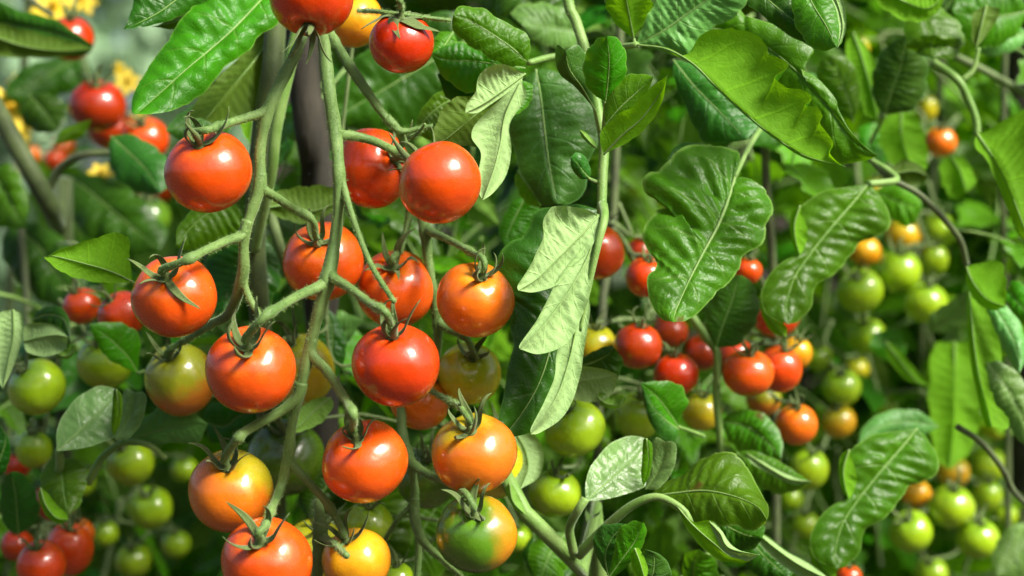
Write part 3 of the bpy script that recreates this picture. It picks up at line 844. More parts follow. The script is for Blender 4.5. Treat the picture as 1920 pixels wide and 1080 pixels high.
truss('grey green truss stem on the left, forking down from the top joint',
      [(582, 20, 1.01, 12), (560, 88, .995, 14), (532, 145, .985, 15), (503, 208, .98, 16), (488, 280, .98, 13), (487, 345, .98, 15), (470, 400, .98, 13), (457, 445, .98, 15), (455, 515, .985, 12), (432, 585, 1.0, 12), (395, 608, 1.02, 9), (345, 640, 1.05, 9)],
      [([(500, 208, .98), (465, 220, .975), (425, 232, .965), (392, 243, .95)], 11, 9, 't4'),
       ([(488, 348, .98), (515, 368, .985), (552, 392, 1.0), (585, 412, 1.0)], 11, 9, 't7'),
       ([(457, 440, .98), (425, 452, .97), (385, 470, .955), (350, 488, .945)], 11, 10, 't10'),
       ([(455, 520, .985), (468, 560, .985), (492, 600, .98)], 10, 8, None),
       ([(350, 636, 1.05), (335, 645, 1.05)], 8, 8, 't13')], seed=1)
truss('longest truss stem running down the middle of the near cluster, forking at every tomato',
      [(600, 20, 1.01, 12), (609, 95, .99, 17), (617, 170, .98, 16), (627, 240, .98, 17), (634, 310, .975, 15), (635, 380, .975, 16), (628, 450, .975, 14), (614, 525, .97, 18), (598, 585, .97, 14), (580, 655, .97, 15), (562, 735, .97, 15), (547, 800, .975, 12), (541, 860, .98, 14), (524, 920, .98, 10), (504, 965, .95, 9)],
      [([(632, 250, .98), (660, 254, .985), (700, 264, .99), (738, 282, 1.0)], 12, 9, 't5'),
       ([(618, 515, .97), (655, 540, .955), (695, 570, .935), (722, 585, .92)], 11, 9, 't12'),
       ([(612, 530, .97), (565, 552, .955), (520, 578, .935), (492, 598, .925)], 12, 10, 't11'),
       ([(582, 660, .97), (612, 695, .965), (645, 745, .95), (662, 778, .93)], 11, 10, 't18'),
       ([(560, 745, .97), (520, 775, .97), (470, 802, .965), (447, 820, .955)], 12, 10, 't19'),
       ([(542, 862, .98), (575, 900, .98), (610, 940, .98), (632, 975, .98)], 10, 9, 't22'),
       ([(646, 345, .975), (662, 410, .965), (695, 495, .95), (739, 566, .93)], 8, 6, None),
       ([(508, 960, .95), (498, 985, .935)], 9, 9, 't20')], seed=2)
truss('truss stem slanting right from the top joint to the touching red pair',
      [(618, 60, 1.02, 12), (650, 115, 1.01, 13), (690, 175, 1.0, 13), (725, 222, 1.0, 12), (752, 246, 1.0, 14), (790, 240, 1.0, 8), (812, 236, 1.0, 6)],
            
      [([(745, 240, 1.0), (757, 268, 1.01)], 10, 11, None), ([(770, 258, .995), (785, 248, .99), (797, 232, .985)], 5, 3, None)], seed=3)
truss('upright truss stem behind the right part of the near cluster, beside the orange tomato',
      [(788, 395, 1.05, 11), (797, 432, 1.04, 14), (802, 480, 1.04, 11), (812, 540, 1.04, 10), (820, 600, 1.045, 13), (820, 660, 1.05, 9), (815, 700, 1.06, 7)],
      [([(800, 430, 1.04), (838, 448, 1.02), (880, 470, 1.0), (905, 484, .985)], 10, 8, 't9'),
       ([(820, 598, 1.045), (842, 618, 1.04), (872, 632, 1.03)], 11, 8, 't16'),
       ([(770, 380, 1.05), (763, 425, 1.05), (752, 465, 1.04)], 8, 8, 't8')], seed=4)
truss('thin truss stem low in the near cluster, between the two orange tomatoes with upright sepals',
      [(752, 765, 1.04, 11), (756, 820, 1.035, 13), (768, 865, 1.03, 14), (778, 920, 1.03, 10), (776, 960, 1.03, 13), (790, 1010, 1.02, 10), (830, 1050, 1.01, 7), (875, 1090, 1.0, 6)],
      [([(765, 860, 1.03), (795, 885, 1.02), (838, 905, 1.0), (870, 922, .96)], 10, 8, 't21'),
       ([(772, 945, 1.03), (745, 975, 1.03), (722, 1012, 1.04)], 7, 6, None),
       ([(778, 960, 1.03), (785, 1020, 1.03), (782, 1090, 1.03)], 9, 8, None)], seed=5)
truss('short hanging stem at the bottom edge, forking to the yellow orange tomato',
      [(597, 938, 1.01, 12), (601, 985, 1.0, 15), (600, 1015, 1.0, 18), (596, 1060, 1.0, 13), (592, 1110, 1.0, 12)],
      [([(606, 1005, 1.0), (628, 1022, .97), (650, 1042, .94)], 10, 8, None)], seed=6)
truss('short grey green stalk reaching in from the left above the orange tomato with olive shoulder',
      [(800, 728, 1.04, 6), (825, 742, 1.02, 7), (850, 756, 1.0, 8)],
      [([(850, 755, 1.0), (862, 762, .97)], 7, 7, 't17')], seed=7)
truss('thin stalk crossing the top above the capped red tomato',
      [(672, 20, 1.03, 5), (710, 22, .99, 6), (790, 32, .985, 5), (845, 38, .99, 5)],
      [([(742, -20, .97), (750, 4, .965)], 6, 7, 't3')], seed=8)

def cluster(label, keys, top, d, mat='main', seed=20, side=0.0, r=5):
    ks = sorted(keys, key=lambda k: -TOM[k][0][2])
    pts = [(top[0], top[1], d)]
    for k in ks:
        c, A, Rw = TOM[k]
        px = 960 + c[0] * F / c[1]; py = 540 - (c[2] - CAM_H) * F / c[1]; rp = Rw * F / c[1]
        pts.append((pts[-1][0] * .45 + (px + side) * .55, py - rp * 1.1, d))
    main = [(p[0], p[1], p[2], r * (1 - .4 * i / len(pts))) for i, p in enumerate(pts)]
    br = []
    for k, p in zip(ks, pts[1:]):
        br.append(([p], r * .75, r * .65, k))
    return truss(label, main, br, mat=mat, d=d, hair=False, seed=seed, group='stalks carrying the blurred tomatoes')

cluster('blurred stalk holding the green tomatoes at far left', ['l1', 'l2', 'l3', 'l4'], (110, 560), 1.2)
cluster('blurred stalk holding the green tomatoes left of the near truss', ['l5', 'l6', 'l7', 'l8', 'l24', 'l25', 'l26'], (205, 760), 1.36)
cluster('blurred stalk holding the orange cluster at lower left', ['l9', 'l10', 'l11', 'l12', 'l13'], (110, 880), 1.2)
cluster('blurred stalk holding the dark red tomatoes in the upper left', ['l17', 'l14', 'l15', 'l16', 'l21', 'l22'], (150, -30), 1.42)
cluster('shaded stalk holding the red row under the small bright leaf', ['t30', 't31', 'l23'], (190, 500), 1.2)
cluster('faint stalk holding the small orange tomatoes at far left', ['l18', 'l19', 'l20'], (60, 200), 1.66, r=4)
cluster('shaded stalk holding the red tomatoes at centre right', ['m1', 'm2', 'm3', 'm4', 'm5', 'm6', 'm8'], (1160, 380), 1.22)
cluster('stalk holding the ripe cluster at centre right', ['m17', 'm18', 'm13', 'm14', 'm15', 'm16', 'm19', 'm20', 'm7'], (1420, 470), 1.24)
cluster('shaded stalk holding the round green tomatoes low in the middle', ['m9', 'm10', 'm11', 'm12'], (1130, 700), 1.2)
cluster('blurred stalk holding green tomatoes right of the ripe cluster', ['r3', 'r1', 'r2', 'r4', 'r24', 'r26', 'r25', 'r29', 'r30', 'r32', 'r35'], (1560, 600), 1.44)
cluster('blurred stalk beside the curly leaf with green tomatoes', ['r5', 'r6', 'r7'], (1660, 400), 1.44)
cluster('blurred stalk holding the upper right cluster', ['r8', 'r9', 'r10', 'r11', 'r12', 'r28'], (1740, 340), 1.44)
cluster('blurred stalk holding the lone orange tomato', ['r13', 'r15', 'r14', 'r34'], (1700, 60), 1.46)
cluster('blurred stalk holding the lower right cluster', ['r16', 'r17', 'r18', 'r19', 'r20', 'r21', 'r22', 'r23', 'r27', 'r31', 'r33'], (1800, 760), 1.44)
cluster('thin shaded stalks behind the near cluster', ['t2', 't14', 't15', 't23', 't24', 't25', 't26', 't27', 't28', 't29'], (690, -30), 1.12, r=5)

# ------------------------------------------------------------------ near plants with their leaves
def plant(loc, label):
    return empty('tomato_plant', loc, label, 'tomato plant', 'tomato plants in the row')

def stems(pl, pts, r0, r1, mat='main', n=40, name='stem', ring=14, hair=0):
    """pts in photo px with depth."""
    o = np.array(pl.location)
    path = catmull(np.array([P(*p) for p in pts]), n)
    rad = np.linspace(r0, r1, n) / F * np.array([p[1] for p in path])
    mb = MB(); mb.add(*tube(path - o, rad, ring)); s = mb.build(name, SM[mat], pl)
    if hair:
        mb = MB(); mb.add(*hairs(path - o, rad, hair, 0.0022, len(pts) * 7 + int(r0))); h = mb.build('stem_hair', SM['fresh'], s, smooth=False); h['kind'] = 'stuff'
    return s

# ---- A: plant behind the near trusses (left)
pA = plant((P(500, 60, 1.12)[0], 1.12, 0), 'tomato plant at the stake with the big glossy quilted leaf at top left')
stems(pA, [(530, -500, 1.12), (520, 20, 1.09), (498, 200, 1.09), (482, 330, 1.09), (478, 480, 1.1), (500, 760, 1.12), (520, 1300, 1.15), (500, 4300, 1.12)], 20, 22, 'shade', hair=900)
stems(pA, [(562, 40, 1.06), (520, 230, 1.06), (508, 330, 1.065), (478, 470, 1.09)], 13, 9, 'fresh', hair=300)
stems(pA, [(500, 380, 1.13), (530, 480, 1.13), (560, 560, 1.14)], 11, 9, 'main')
HL(pA, 'mid', 'top', [(510, -22), (478, 12), (440, 52), (400, 88), (352, 128), (305, 170), (262, 208), (252, 214)],
   [(470, -45), (400, -28), (368, 4), (350, 30), (318, 66), (292, 108), (262, 148), (248, 188), (247, 208)],
   [(530, 0), (522, 40), (492, 62), (470, 88), (432, 118), (400, 150), (376, 178), (340, 196), (300, 212)],
   1.045, .99, .2, .5, quilt=.17, veins=5, arch=.09, curl=.10, slope=.75, nu=64, nv=10, label='large glossy quilted leaf at the top left')
HL(pA, 'olive', 'under', [(522, 50), (480, 110), (430, 170), (385, 225)], [(480, 75), (430, 125), (380, 175), (355, 215)], [(525, 110), (500, 160), (470, 215), (420, 240)],
   1.10, 1.07, .2, .6, label='shaded leaf hanging with its underside towards the camera')
HL(pA, 'blue', 'top', [(440, 190), (390, 215), (345, 235), (310, 245)], [(400, 185), (350, 205), (325, 225)], [(450, 225), (400, 262), (340, 262)], 1.16, 1.13)
HL(pA, 'bright', 'under', [(500, 150), (478, 210), (468, 270)], [(480, 150), (455, 190), (452, 240)], [(515, 170), (510, 220), (490, 270)], 1.16, 1.14)
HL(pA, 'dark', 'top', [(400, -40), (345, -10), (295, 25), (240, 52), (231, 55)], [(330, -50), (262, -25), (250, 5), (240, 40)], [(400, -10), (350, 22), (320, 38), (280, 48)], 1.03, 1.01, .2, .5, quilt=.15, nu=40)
HL(pA, 'olive', 'under', [(410, -40), (372, 10), (330, 40), (285, 50)], [(380, -30), (340, 22), (300, 46)], [(395, 10), (368, 40), (330, 54)], 1.05, 1.03)
HL(pA, 'bright', 'under', [(248, 528), (205, 508), (150, 492), (100, 480), (82, 483)], [(243, 480), (236, 441), (200, 440), (160, 452), (120, 465)], [(236, 530), (190, 530), (140, 520), (108, 505)], 1.03, 1.01, .4, .2, pet=[(300, 575, 1.06), (262, 545, 1.04)], quilt=.06, label='small bright leaf held out flat at the left')
HL(pA, 'mid', 'top', [(512, 372), (450, 378), (390, 400), (345, 440), (330, 458)], [(480, 350), (420, 350), (370, 385), (335, 425)], [(500, 420), (450, 450), (400, 458), (350, 470)], 1.10, 1.08)
HL(pA, 'mid', 'top', [(330, 380), (370, 380), (395, 420), (400, 470)], [(345, 430), (330, 460), (350, 480)], [(380, 370), (430, 400), (425, 450)], 1.14, 1.12)
HL(pA, 'dark', 'top', [(500, 445), (470, 490), (440, 540), (420, 590)], [(440, 450), (395, 480), (380, 530), (390, 575)], [(520, 480), (525, 530), (500, 580), (460, 600)], 1.13, 1.10, quilt=.14)
HL(pA, 'blue', 'top', [(395, 440), (425, 490), (460, 520), (500, 530)], [(380, 480), (400, 530), (450, 570)], [(430, 440), (490, 470), (520, 510)], 1.16, 1.14)
HL(pA, 'dark', 'top', [(610, 575), (622, 620), (620, 670), (600, 720)], [(585, 590), (580, 640), (590, 700)], [(635, 600), (650, 650), (630, 710)], 1.14, 1.13)
HL(pA, 'olive', 'under', [(495, 390), (540, 385), (590, 395), (650, 370)], [(520, 360), (570, 350), (620, 350)], [(530, 410), (580, 420), (620, 400)], 1.09, 1.11, label='narrow yellowish leaf crossing behind the truss')
HL(pA, 'mid', 'under', [(620, 745), (590, 770), (565, 795), (540, 812)], [(600, 745), (570, 760), (550, 790)], [(625, 760), (605, 790), (570, 808)], 1.08, 1.06)
HL(pA, 'mid', 'top', [(545, 800), (500, 850), (460, 880)], [(500, 810), (455, 840)], [(540, 850), (500, 880)], 1.16, 1.14)
HL(pA, 'sage', 'top', [(565, 570), (590, 600), (640, 620), (680, 600)], [(590, 575), (630, 580)], [(580, 630), (640, 650)], 1.18, 1.17)
HL(pA, 'dark', 'top', [(380, 790), (420, 800), (450, 780), (500, 770)], [(390, 760), (430, 755)], [(400, 830), (460, 820)], 1.15, 1.13)
HL(pA, 'dark', 'top', [(640, 880), (600, 930), (580, 980)], [(590, 890), (560, 930)], [(650, 930), (620, 980)], 1.14, 1.13)
HL(pA, 'mid', 'top', [(720, 880), (700, 960), (690, 1040), (700, 1100)], [(660, 900), (640, 980), (650, 1060)], [(770, 910), (780, 980), (750, 1060)], 1.14, 1.13)
HL(pA, 'mid', 'top', [(860, 900), (800, 980), (780, 1060)], [(800, 900), (750, 960), (745, 1030)], [(880, 960), (860, 1040), (820, 1080)], 1.15, 1.13)
HL(pA, 'sage', 'under', [(640, 1000), (690, 1060), (720, 1110)], [(620, 1040), (660, 1100)], [(700, 1000), (760, 1060)], 1.1, 1.12)

# wooden stake
st = MB(); o0 = P(575, 200, 1.16)
pth = catmull(np.array([P(566, -900, 1.17), P(568, 60, 1.16), P(578, 200, 1.16), P(592, 300, 1.16), P(600, 420, 1.165), P(606, 1400, 1.18), P(600, 4200, 1.18)]), 90)
rd = (np.interp(np.linspace(0, 1, 90), [0, 1], [31, 32]) + 2.2 * np.sin(np.arange(90) * 1.7) + rng.normal(0, .8, 90)) / F * 1.16
v_, f_, uv_ = tube(pth, rd, 20)
v_ = v_ + rng.normal(0, .00035, v_.shape)
st.add(v_, f_, uv_)
sk = st.build('garden_stake', M_bark, origin=o0); sk.location = tuple(o0)
tag(sk, 'dark brown round wooden stake standing behind the top of the near trusses', 'stake')

# ---- B: plant in the centre
pB = plant((P(1110, 0, 1.08)[0], 1.12, 0), 'tomato plant in the centre with the pale curled leaf and the broad bright leaf')
stems(pB, [(1040, -300, 1.06), (1062, -20, 1.045), (1080, 40, 1.04), (1097, 95, 1.035), (1118, 190, 1.03), (1132, 270, 1.02), (1130, 330, 1.015), (1128, 400, 1.01)], 11, 9, 'fresh', hair=500)
stems(pB, [(1180, -500, 1.2), (1150, 400, 1.22), (1120, 900, 1.2), (1100, 4000, 1.12)], 8, 9, 'dark')
# upper left leaf of the centre
HL(pB, 'mid', 'top', [(990, 118), (960, 90), (920, 62), (880, 38), (850, 28)], [(994, 78), (975, 55), (940, 38), (910, 18), (880, 12), (858, 14)], [(970, 125), (935, 118), (900, 98), (868, 75), (848, 52)],
   1.02, 1.01, .3, .2, quilt=.13, pet=[(1100, 105, 1.03), (1040, 106, 1.03)], pr=8, label='green leaf with a sunlit rim at the top of the centre')
HL(pB, 'mid', 'top', [(985, 128), (940, 122), (890, 115), (835, 112), (808, 100)], [(940, 105), (890, 85), (850, 80)], [(960, 150), (920, 150), (890, 175), (850, 160), (825, 135)], 1.035, 1.03, quilt=.16)
HL(pB, 'dark', 'top', [(960, 165), (910, 160), (860, 150), (820, 140)], [(920, 135), (870, 125), (840, 120)], [(930, 190), (880, 200), (840, 185)], 1.05, 1.04, quilt=.16)
HL(pB, 'mid', 'top', [(880, 175), (840, 190), (805, 215), (780, 250)], [(860, 160), (815, 178), (785, 215)], [(890, 200), (850, 235), (810, 262)], 1.07, 1.06, quilt=.15)
HL(pB, 'dark', 'top', [(900, 60), (800, 120), (700, 180), (620, 225)], [(850, 20), (740, 60), (660, 120), (625, 180)], [(900, 140), (820, 210), (740, 240), (660, 240)], 1.20, 1.18, nu=40)
HL(pB, 'mid', 'top', [(850, 60), (830, 90), (812, 112)], [(825, 60), (808, 90)], [(860, 90), (830, 112)], 1.06, 1.05)
HL(pB, 'sage', 'top', [(1090, 60), (1030, 50), (980, 48)], [(1060, 20), (1010, 5), (960, 20)], [(1070, 90), (1010, 80)], 1.18, 1.16)
HL(pB, 'dark', 'top', [(940, -30), (1000, 10), (1060, 60), (1080, 90)], [(930, 20), (990, 60), (1040, 90)], [(1010, -40), (1060, 0), (1090, 50)], 1.2, 1.18)
# pale curled leaf left of the centre: pale lobe, brownish lobe, long pale lobe, dark rear side
HL(pB, 'pale', 'under', [(985, 138), (945, 168), (905, 195), (872, 212)], [(965, 128), (940, 120), (915, 122), (895, 140), (888, 170), (874, 195)], [(970, 158), (930, 188), (895, 210)], .99, .975, -.5, .2, quilt=.15, veins=5, label='pale lobe folded over to show its underside')
HL(pB, 'olive', 'under', [(965, 165), (920, 195), (880, 225), (840, 258), (815, 272)], [(900, 178), (850, 185), (825, 215), (812, 250)], [(930, 215), (915, 260), (900, 275), (860, 272)], 1.01, 1.0, .2, .2, quilt=.12, label='lobe with a brownish bruised underside')
HL(pB, 'pale', 'under', [(978, 150), (948, 215), (938, 270), (925, 320), (905, 376)], [(935, 190), (895, 230), (882, 262), (900, 290), (895, 330), (898, 362)], [(985, 185), (955, 235), (958, 285), (948, 330), (925, 362)], 1.0, .975, .2, .5, quilt=.13, veins=6, nu=52, label='long hanging pale lobe showing its underside')
HL(pB, 'mid', 'top', [(978, 150), (975, 180), (962, 210), (955, 215)], [(955, 170), (945, 200)], [(998, 160), (995, 190), (975, 212)], 1.02, 1.01)
# large blue leaf hanging in the centre
HL(pB, 'blue', 'top', [(1005, 130), (1015, 190), (1022, 250), (1030, 310), (1045, 382)], [(985, 150), (965, 190), (952, 225), (962, 270), (975, 320), (1000, 362), (1020, 385)], [(1040, 132), (1085, 160), (1115, 210), (1122, 262), (1105, 300), (1098, 350), (1075, 380)],
   1.07, 1.05, .3, .4, quilt=.10, nu=52, nv=10, ser=.05, label='large bluish green leaf hanging in the centre')
HL(pB, 'bright', 'top', [(970, 320), (990, 350), (1015, 390)], [(965, 340), (985, 380)], [(985, 330), (1010, 365)], 1.09, 1.08)
HL(pB, 'mid', 'top', [(985, 370), (960, 420), (945, 460)], [(960, 380), (935, 430)], [(1010, 390), (985, 440)], 1.11, 1.1)
# little round leaves up the centre stem
HL(pB, 'blue', 'top', [(1115, 205), (1092, 165), (1068, 130), (1060, 95)], [(1080, 165), (1050, 140), (1041, 110), (1045, 85)], [(1110, 160), (1105, 120), (1085, 85)], 1.01, 1.0, .3, .3, quilt=.05, nu=28, pet=[(1125, 245, 1.02)])
HL(pB, 'mid', 'top', [(1135, 190), (1140, 150), (1142, 110), (1138, 68)], [(1110, 175), (1095, 145), (1098, 105), (1118, 75)], [(1160, 170), (1174, 135), (1172, 95), (1155, 70)], 1.0, .985, .35, .35, quilt=.07, nu=32, pet=[(1130, 260, 1.02)], label='small round upright leaf on the centre stem')
HL(pB, 'mid', 'top', [(1135, 235), (1160, 205), (1195, 172), (1225, 145)], [(1135, 180), (1165, 145), (1195, 138), (1220, 142)], [(1150, 225), (1185, 205), (1215, 170)], 1.0, .99, .3, .0, quilt=.06, nu=32)
HL(pB, 'bright', 'under', [(1132, 290), (1165, 255), (1205, 220), (1240, 170), (1251, 142)], [(1126, 250), (1160, 215), (1190, 198), (1200, 185), (1225, 160)], [(1150, 280), (1185, 262), (1215, 235), (1240, 195)], 1.0, .975, -.3, .2, quilt=.07, nu=40, label='bright folded leaf pointing up right from the centre stem')
HL(pB, 'blue', 'top', [(1105, 335), (1092, 320), (1078, 300), (1070, 295)], [(1088, 335), (1072, 315)], [(1108, 320), (1098, 295), (1082, 286)], 1.0, .99, nu=20, pet=[(1122, 342, 1.02)])
HL(pB, 'mid', 'under', [(1118, 278), (1105, 265), (1092, 250), (1086, 243)], [(1110, 275), (1092, 258)], [(1115, 266), (1098, 248)], 1.0, .99, nu=16)
# bright leaf at the top
HL(pB, 'bright', 'under', [(1188, 72), (1180, 30), (1172, -10), (1165, -40)], [(1155, 45), (1136, 10), (1135, -30)], [(1210, 35), (1221, 0), (1200, -35)], 1.03, 1.0, .3, .3, quilt=.04, pet=[(1192, 86, 1.03)], label='bright see-through leaf cut by the top edge')
# broad leaf group at upper right of the centre
HL(pB, 'sage', 'top', [(1192, 84), (1240, 60), (1290, 25), (1340, -10), (1380, -40)], [(1205, 50), (1225, 10), (1260, -30), (1320, -50)], [(1240, 95), (1290, 110), (1330, 60), (1390, 20), (1400, -20)], 1.03, 1.02, .2, .4, quilt=.16, veins=6, nu=60, nv=10, label='silvery sunlit leaf at the top beside the broad bright leaf')
HL(pB, 'mid', 'top', [(1240, 70), (1310, 55), (1380, 60), (1440, 90), (1500, 140), (1560, 210), (1610, 270), (1646, 292)], [(1290, 10), (1360, -10), (1396, 28), (1405, 32), (1470, 55), (1525, 96), (1497, 122), (1535, 150), (1566, 185), (1572, 205), (1598, 250), (1630, 280)], [(1270, 100), (1350, 130), (1420, 170), (1500, 230), (1560, 300), (1615, 303)],
   1.055, 1.02, .0, .5, quilt=.13, veins=6, ser=.05, nu=72, nv=10)
HL(pB, 'bright', 'under', [(1195, 84), (1250, 92), (1300, 120), (1345, 165), (1400, 215), (1450, 255), (1510, 292), (1585, 312)],
   [(1252, 90), (1290, 112), (1305, 80), (1330, 60), (1365, 54), (1405, 65), (1438, 86), (1443, 97), (1472, 118), (1474, 132), (1453, 148), (1478, 162), (1512, 175), (1520, 190), (1508, 200), (1532, 200), (1544, 214), (1538, 232), (1562, 270), (1555, 285), (1575, 308)],
   [(1250, 95), (1300, 124), (1345, 169), (1400, 219), (1450, 259), (1510, 297)], 1.02, .985, -.6, .0, quilt=.05, veins=6, arch=.10, nu=96, nv=12, label='broad bright see-through leaf half with a lobed edge', pet=[(1080, 104, 1.05), (1140, 92, 1.04)], pr=8)
HL(pB, 'blue', 'top', [(1262, 112), (1300, 160), (1350, 210), (1400, 262)], [(1265, 150), (1290, 210), (1318, 262), (1360, 268)], [(1300, 120), (1370, 150), (1430, 215), (1425, 240)], 1.09, 1.07, quilt=.08)
HL(pB, 'dark', 'top', [(1395, -40), (1440, 0), (1490, 40), (1545, 80)], [(1385, -10), (1430, 30), (1480, 65), (1530, 90)], [(1440, -40), (1500, -10), (1550, 40), (1560, 80)], 1.03, 1.01, .2, .2)
HL(pB, 'mid', 'top', [(1500, -40), (1525, 10), (1550, 50), (1568, 88)], [(1485, -10), (1490, 40), (1515, 82), (1545, 94)], [(1540, -40), (1570, 0), (1580, 50), (1578, 80)], 1.01, .99, .4, .4, quilt=.10, label='rounded leaf with a pale rolled rim at the top edge')
HL(pB, 'pale', 'under', [(1545, -40), (1568, 0), (1580, 50), (1570, 92)], [(1535, -30), (1562, 5), (1573, 50)], [(1560, -40), (1582, 5), (1586, 55)], .985, .98, 0, 0, nu=24)

# the rolled hero leaf: dark upper side behind, three pale flaps turned over in front
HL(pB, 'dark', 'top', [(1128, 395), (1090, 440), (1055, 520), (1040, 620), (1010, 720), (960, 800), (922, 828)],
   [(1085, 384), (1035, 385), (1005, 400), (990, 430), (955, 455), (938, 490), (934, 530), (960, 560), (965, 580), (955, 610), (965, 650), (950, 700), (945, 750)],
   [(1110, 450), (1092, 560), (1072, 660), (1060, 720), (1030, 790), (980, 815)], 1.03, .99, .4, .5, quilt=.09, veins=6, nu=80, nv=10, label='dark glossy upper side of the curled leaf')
HL(pB, 'pale', 'under', [(1122, 405), (1090, 440), (1050, 480), (1010, 520), (972, 545)], [(1100, 395), (1065, 388), (1030, 390), (1012, 415), (1015, 445), (1000, 480), (985, 510), (970, 535)], [(1118, 440), (1098, 475), (1060, 510), (1040, 535), (1000, 548)],
   .99, .965, -.3, .2, quilt=.16, veins=6, slope=.6, nu=60, nv=10, label='pale upper flap of the curled leaf with raised veins')
HL(pB, 'pale', 'under', [(1122, 430), (1098, 490), (1066, 545), (1022, 605), (975, 655)], [(1100, 455), (1065, 495), (1042, 526), (1026, 560), (1004, 602), (975, 645)], [(1120, 480), (1104, 540), (1090, 590), (1058, 642), (1010, 664)],
   .99, .962, -.2, .3, quilt=.16, veins=6, slope=.6, nu=60, nv=10, label='pale middle flap of the curled leaf')
HL(pB, 'pale', 'under', [(1100, 545), (1082, 610), (1066, 680), (1040, 750), (995, 815)], [(1080, 585), (1056, 628), (1042, 665), (1038, 705), (1018, 755), (995, 800)], [(1106, 580), (1095, 645), (1084, 715), (1054, 778), (1012, 810)],
   .99, .965, -.1, .3, quilt=.14, veins=6, nu=52, nv=8, label='pale lower flap running to the tip of the curled leaf')
stems(pB, [(1130, 385, 1.01), (1133, 410, .99), (1122, 455, .985), (1110, 510, .985), (1098, 570, .985), (1088, 620, .985)], 10, 3, 'fresh', 30, 'leaf_stalk')

# ---- C: plant right of the centre
pC = plant((P(1440, 0, 1.2)[0], 1.22, 0), 'tomato plant right of the centre with a large glossy chewed leaf')
stems(pC, [(1420, -400, 1.2), (1435, 300, 1.24), (1455, 900, 1.26), (1440, 3800, 1.22)], 8, 9, 'dark')
HL(pC, 'spot', 'top', [(1378, 332), (1365, 375), (1345, 425), (1318, 475), (1290, 530), (1268, 580), (1262, 604)],
   [(1385, 290, 1), (1340, 268, 1), (1300, 275, 1), (1258, 302, .5), (1215, 325), (1207, 352), (1222, 374), (1262, 374), (1228, 396), (1211, 430), (1213, 462), (1228, 482), (1229, 500), (1216, 518), (1222, 565), (1240, 596)],
   [(1400, 334), (1432, 350), (1446, 392), (1438, 430), (1425, 458), (1400, 476), (1380, 510), (1350, 545), (1325, 568), (1295, 598)],
   1.04, .995, 1.1, .9, quilt=.15, veins=5, nu=80, nv=12, arch=.04, wav=.02, pet=[(1435, 228, 1.08), (1405, 275, 1.06)], pr=6, label='large glossy leaf with a chewed left edge')
HL(pC, 'dark', 'top', [(1370, 330), (1330, 300), (1290, 290), (1250, 300)], [(1350, 290), (1310, 268), (1270, 272)], [(1330, 320), (1290, 325), (1250, 330)], 1.07, 1.06, quilt=.12)
HL(pC, 'blue', 'top', [(1342, 652), (1355, 610), (1372, 565), (1385, 515)], [(1325, 620), (1325, 575), (1345, 535)], [(1385, 645), (1420, 600), (1422, 560), (1405, 525)], 1.13, 1.12, quilt=.05, label='rounded bluish leaf hanging edge up', pet=[(1346, 720, 1.14)])
stems(pC, [(1295, 590, 1.15), (1325, 635, 1.15), (1345, 665, 1.15), (1343, 740, 1.15), (1350, 820, 1.16), (1352, 870, 1.17)], 8, 7, 'fresh', 30, 'leaf_stalk')
def curly(pl, dx, dy, d):
    q = lambda L_: [(a + dx, b + dy) + tuple(c) for a, b, *c in L_]
    HL(pl, 'spot', 'top', q([(1628, 345), (1595, 385), (1560, 425), (1520, 475), (1490, 520), (1475, 570), (1478, 608)]),
       q([(1595, 350), (1550, 355), (1520, 375), (1492, 395), (1485, 425), (1490, 455), (1497, 475), (1470, 490), (1440, 520), (1428, 550), (1440, 590)]),
       q([(1645, 360), (1664, 385), (1668, 415), (1655, 440), (1612, 452), (1598, 480), (1560, 515), (1528, 540), (1520, 575), (1500, 600)]),
       d, d - .03, .1, .5, quilt=.15, veins=5, nu=72, nv=10, curl=.10, label='curly dark glossy leaf with rusty specks')
    HL(pl, 'bright', 'under', q([(1500, 385), (1490, 420), (1492, 450), (1500, 478)]), q([(1485, 395), (1480, 425), (1487, 460)]), q([(1508, 410), (1515, 440), (1508, 465)]), d - .02, d - .02, nu=20)
    HL(pl, 'bright', 'under', q([(1430, 540), (1432, 575), (1448, 605), (1474, 632)]), q([(1424, 560), (1430, 595), (1450, 625)]), q([(1440, 560), (1458, 590), (1475, 615)]), d - .01, d - .02, nu=24, label='yellow green rolled edge of the curly leaf')
curly(pC, 0, 0, 1.12)
stems(pC, [(1628, 345, 1.12), (1680, 338, 1.13), (1665, 320, 1.14), (1632, 300, 1.15)], 7, 6, 'fresh', 24, 'leaf_stalk')
stems(pC, [(1632, 298, 1.15), (1670, 335, 1.14), (1720, 362, 1.14), (1765, 405, 1.15), (1800, 450, 1.16), (1812, 495, 1.17)], 6, 6, 'dark', 30, 'leaf_stalk')

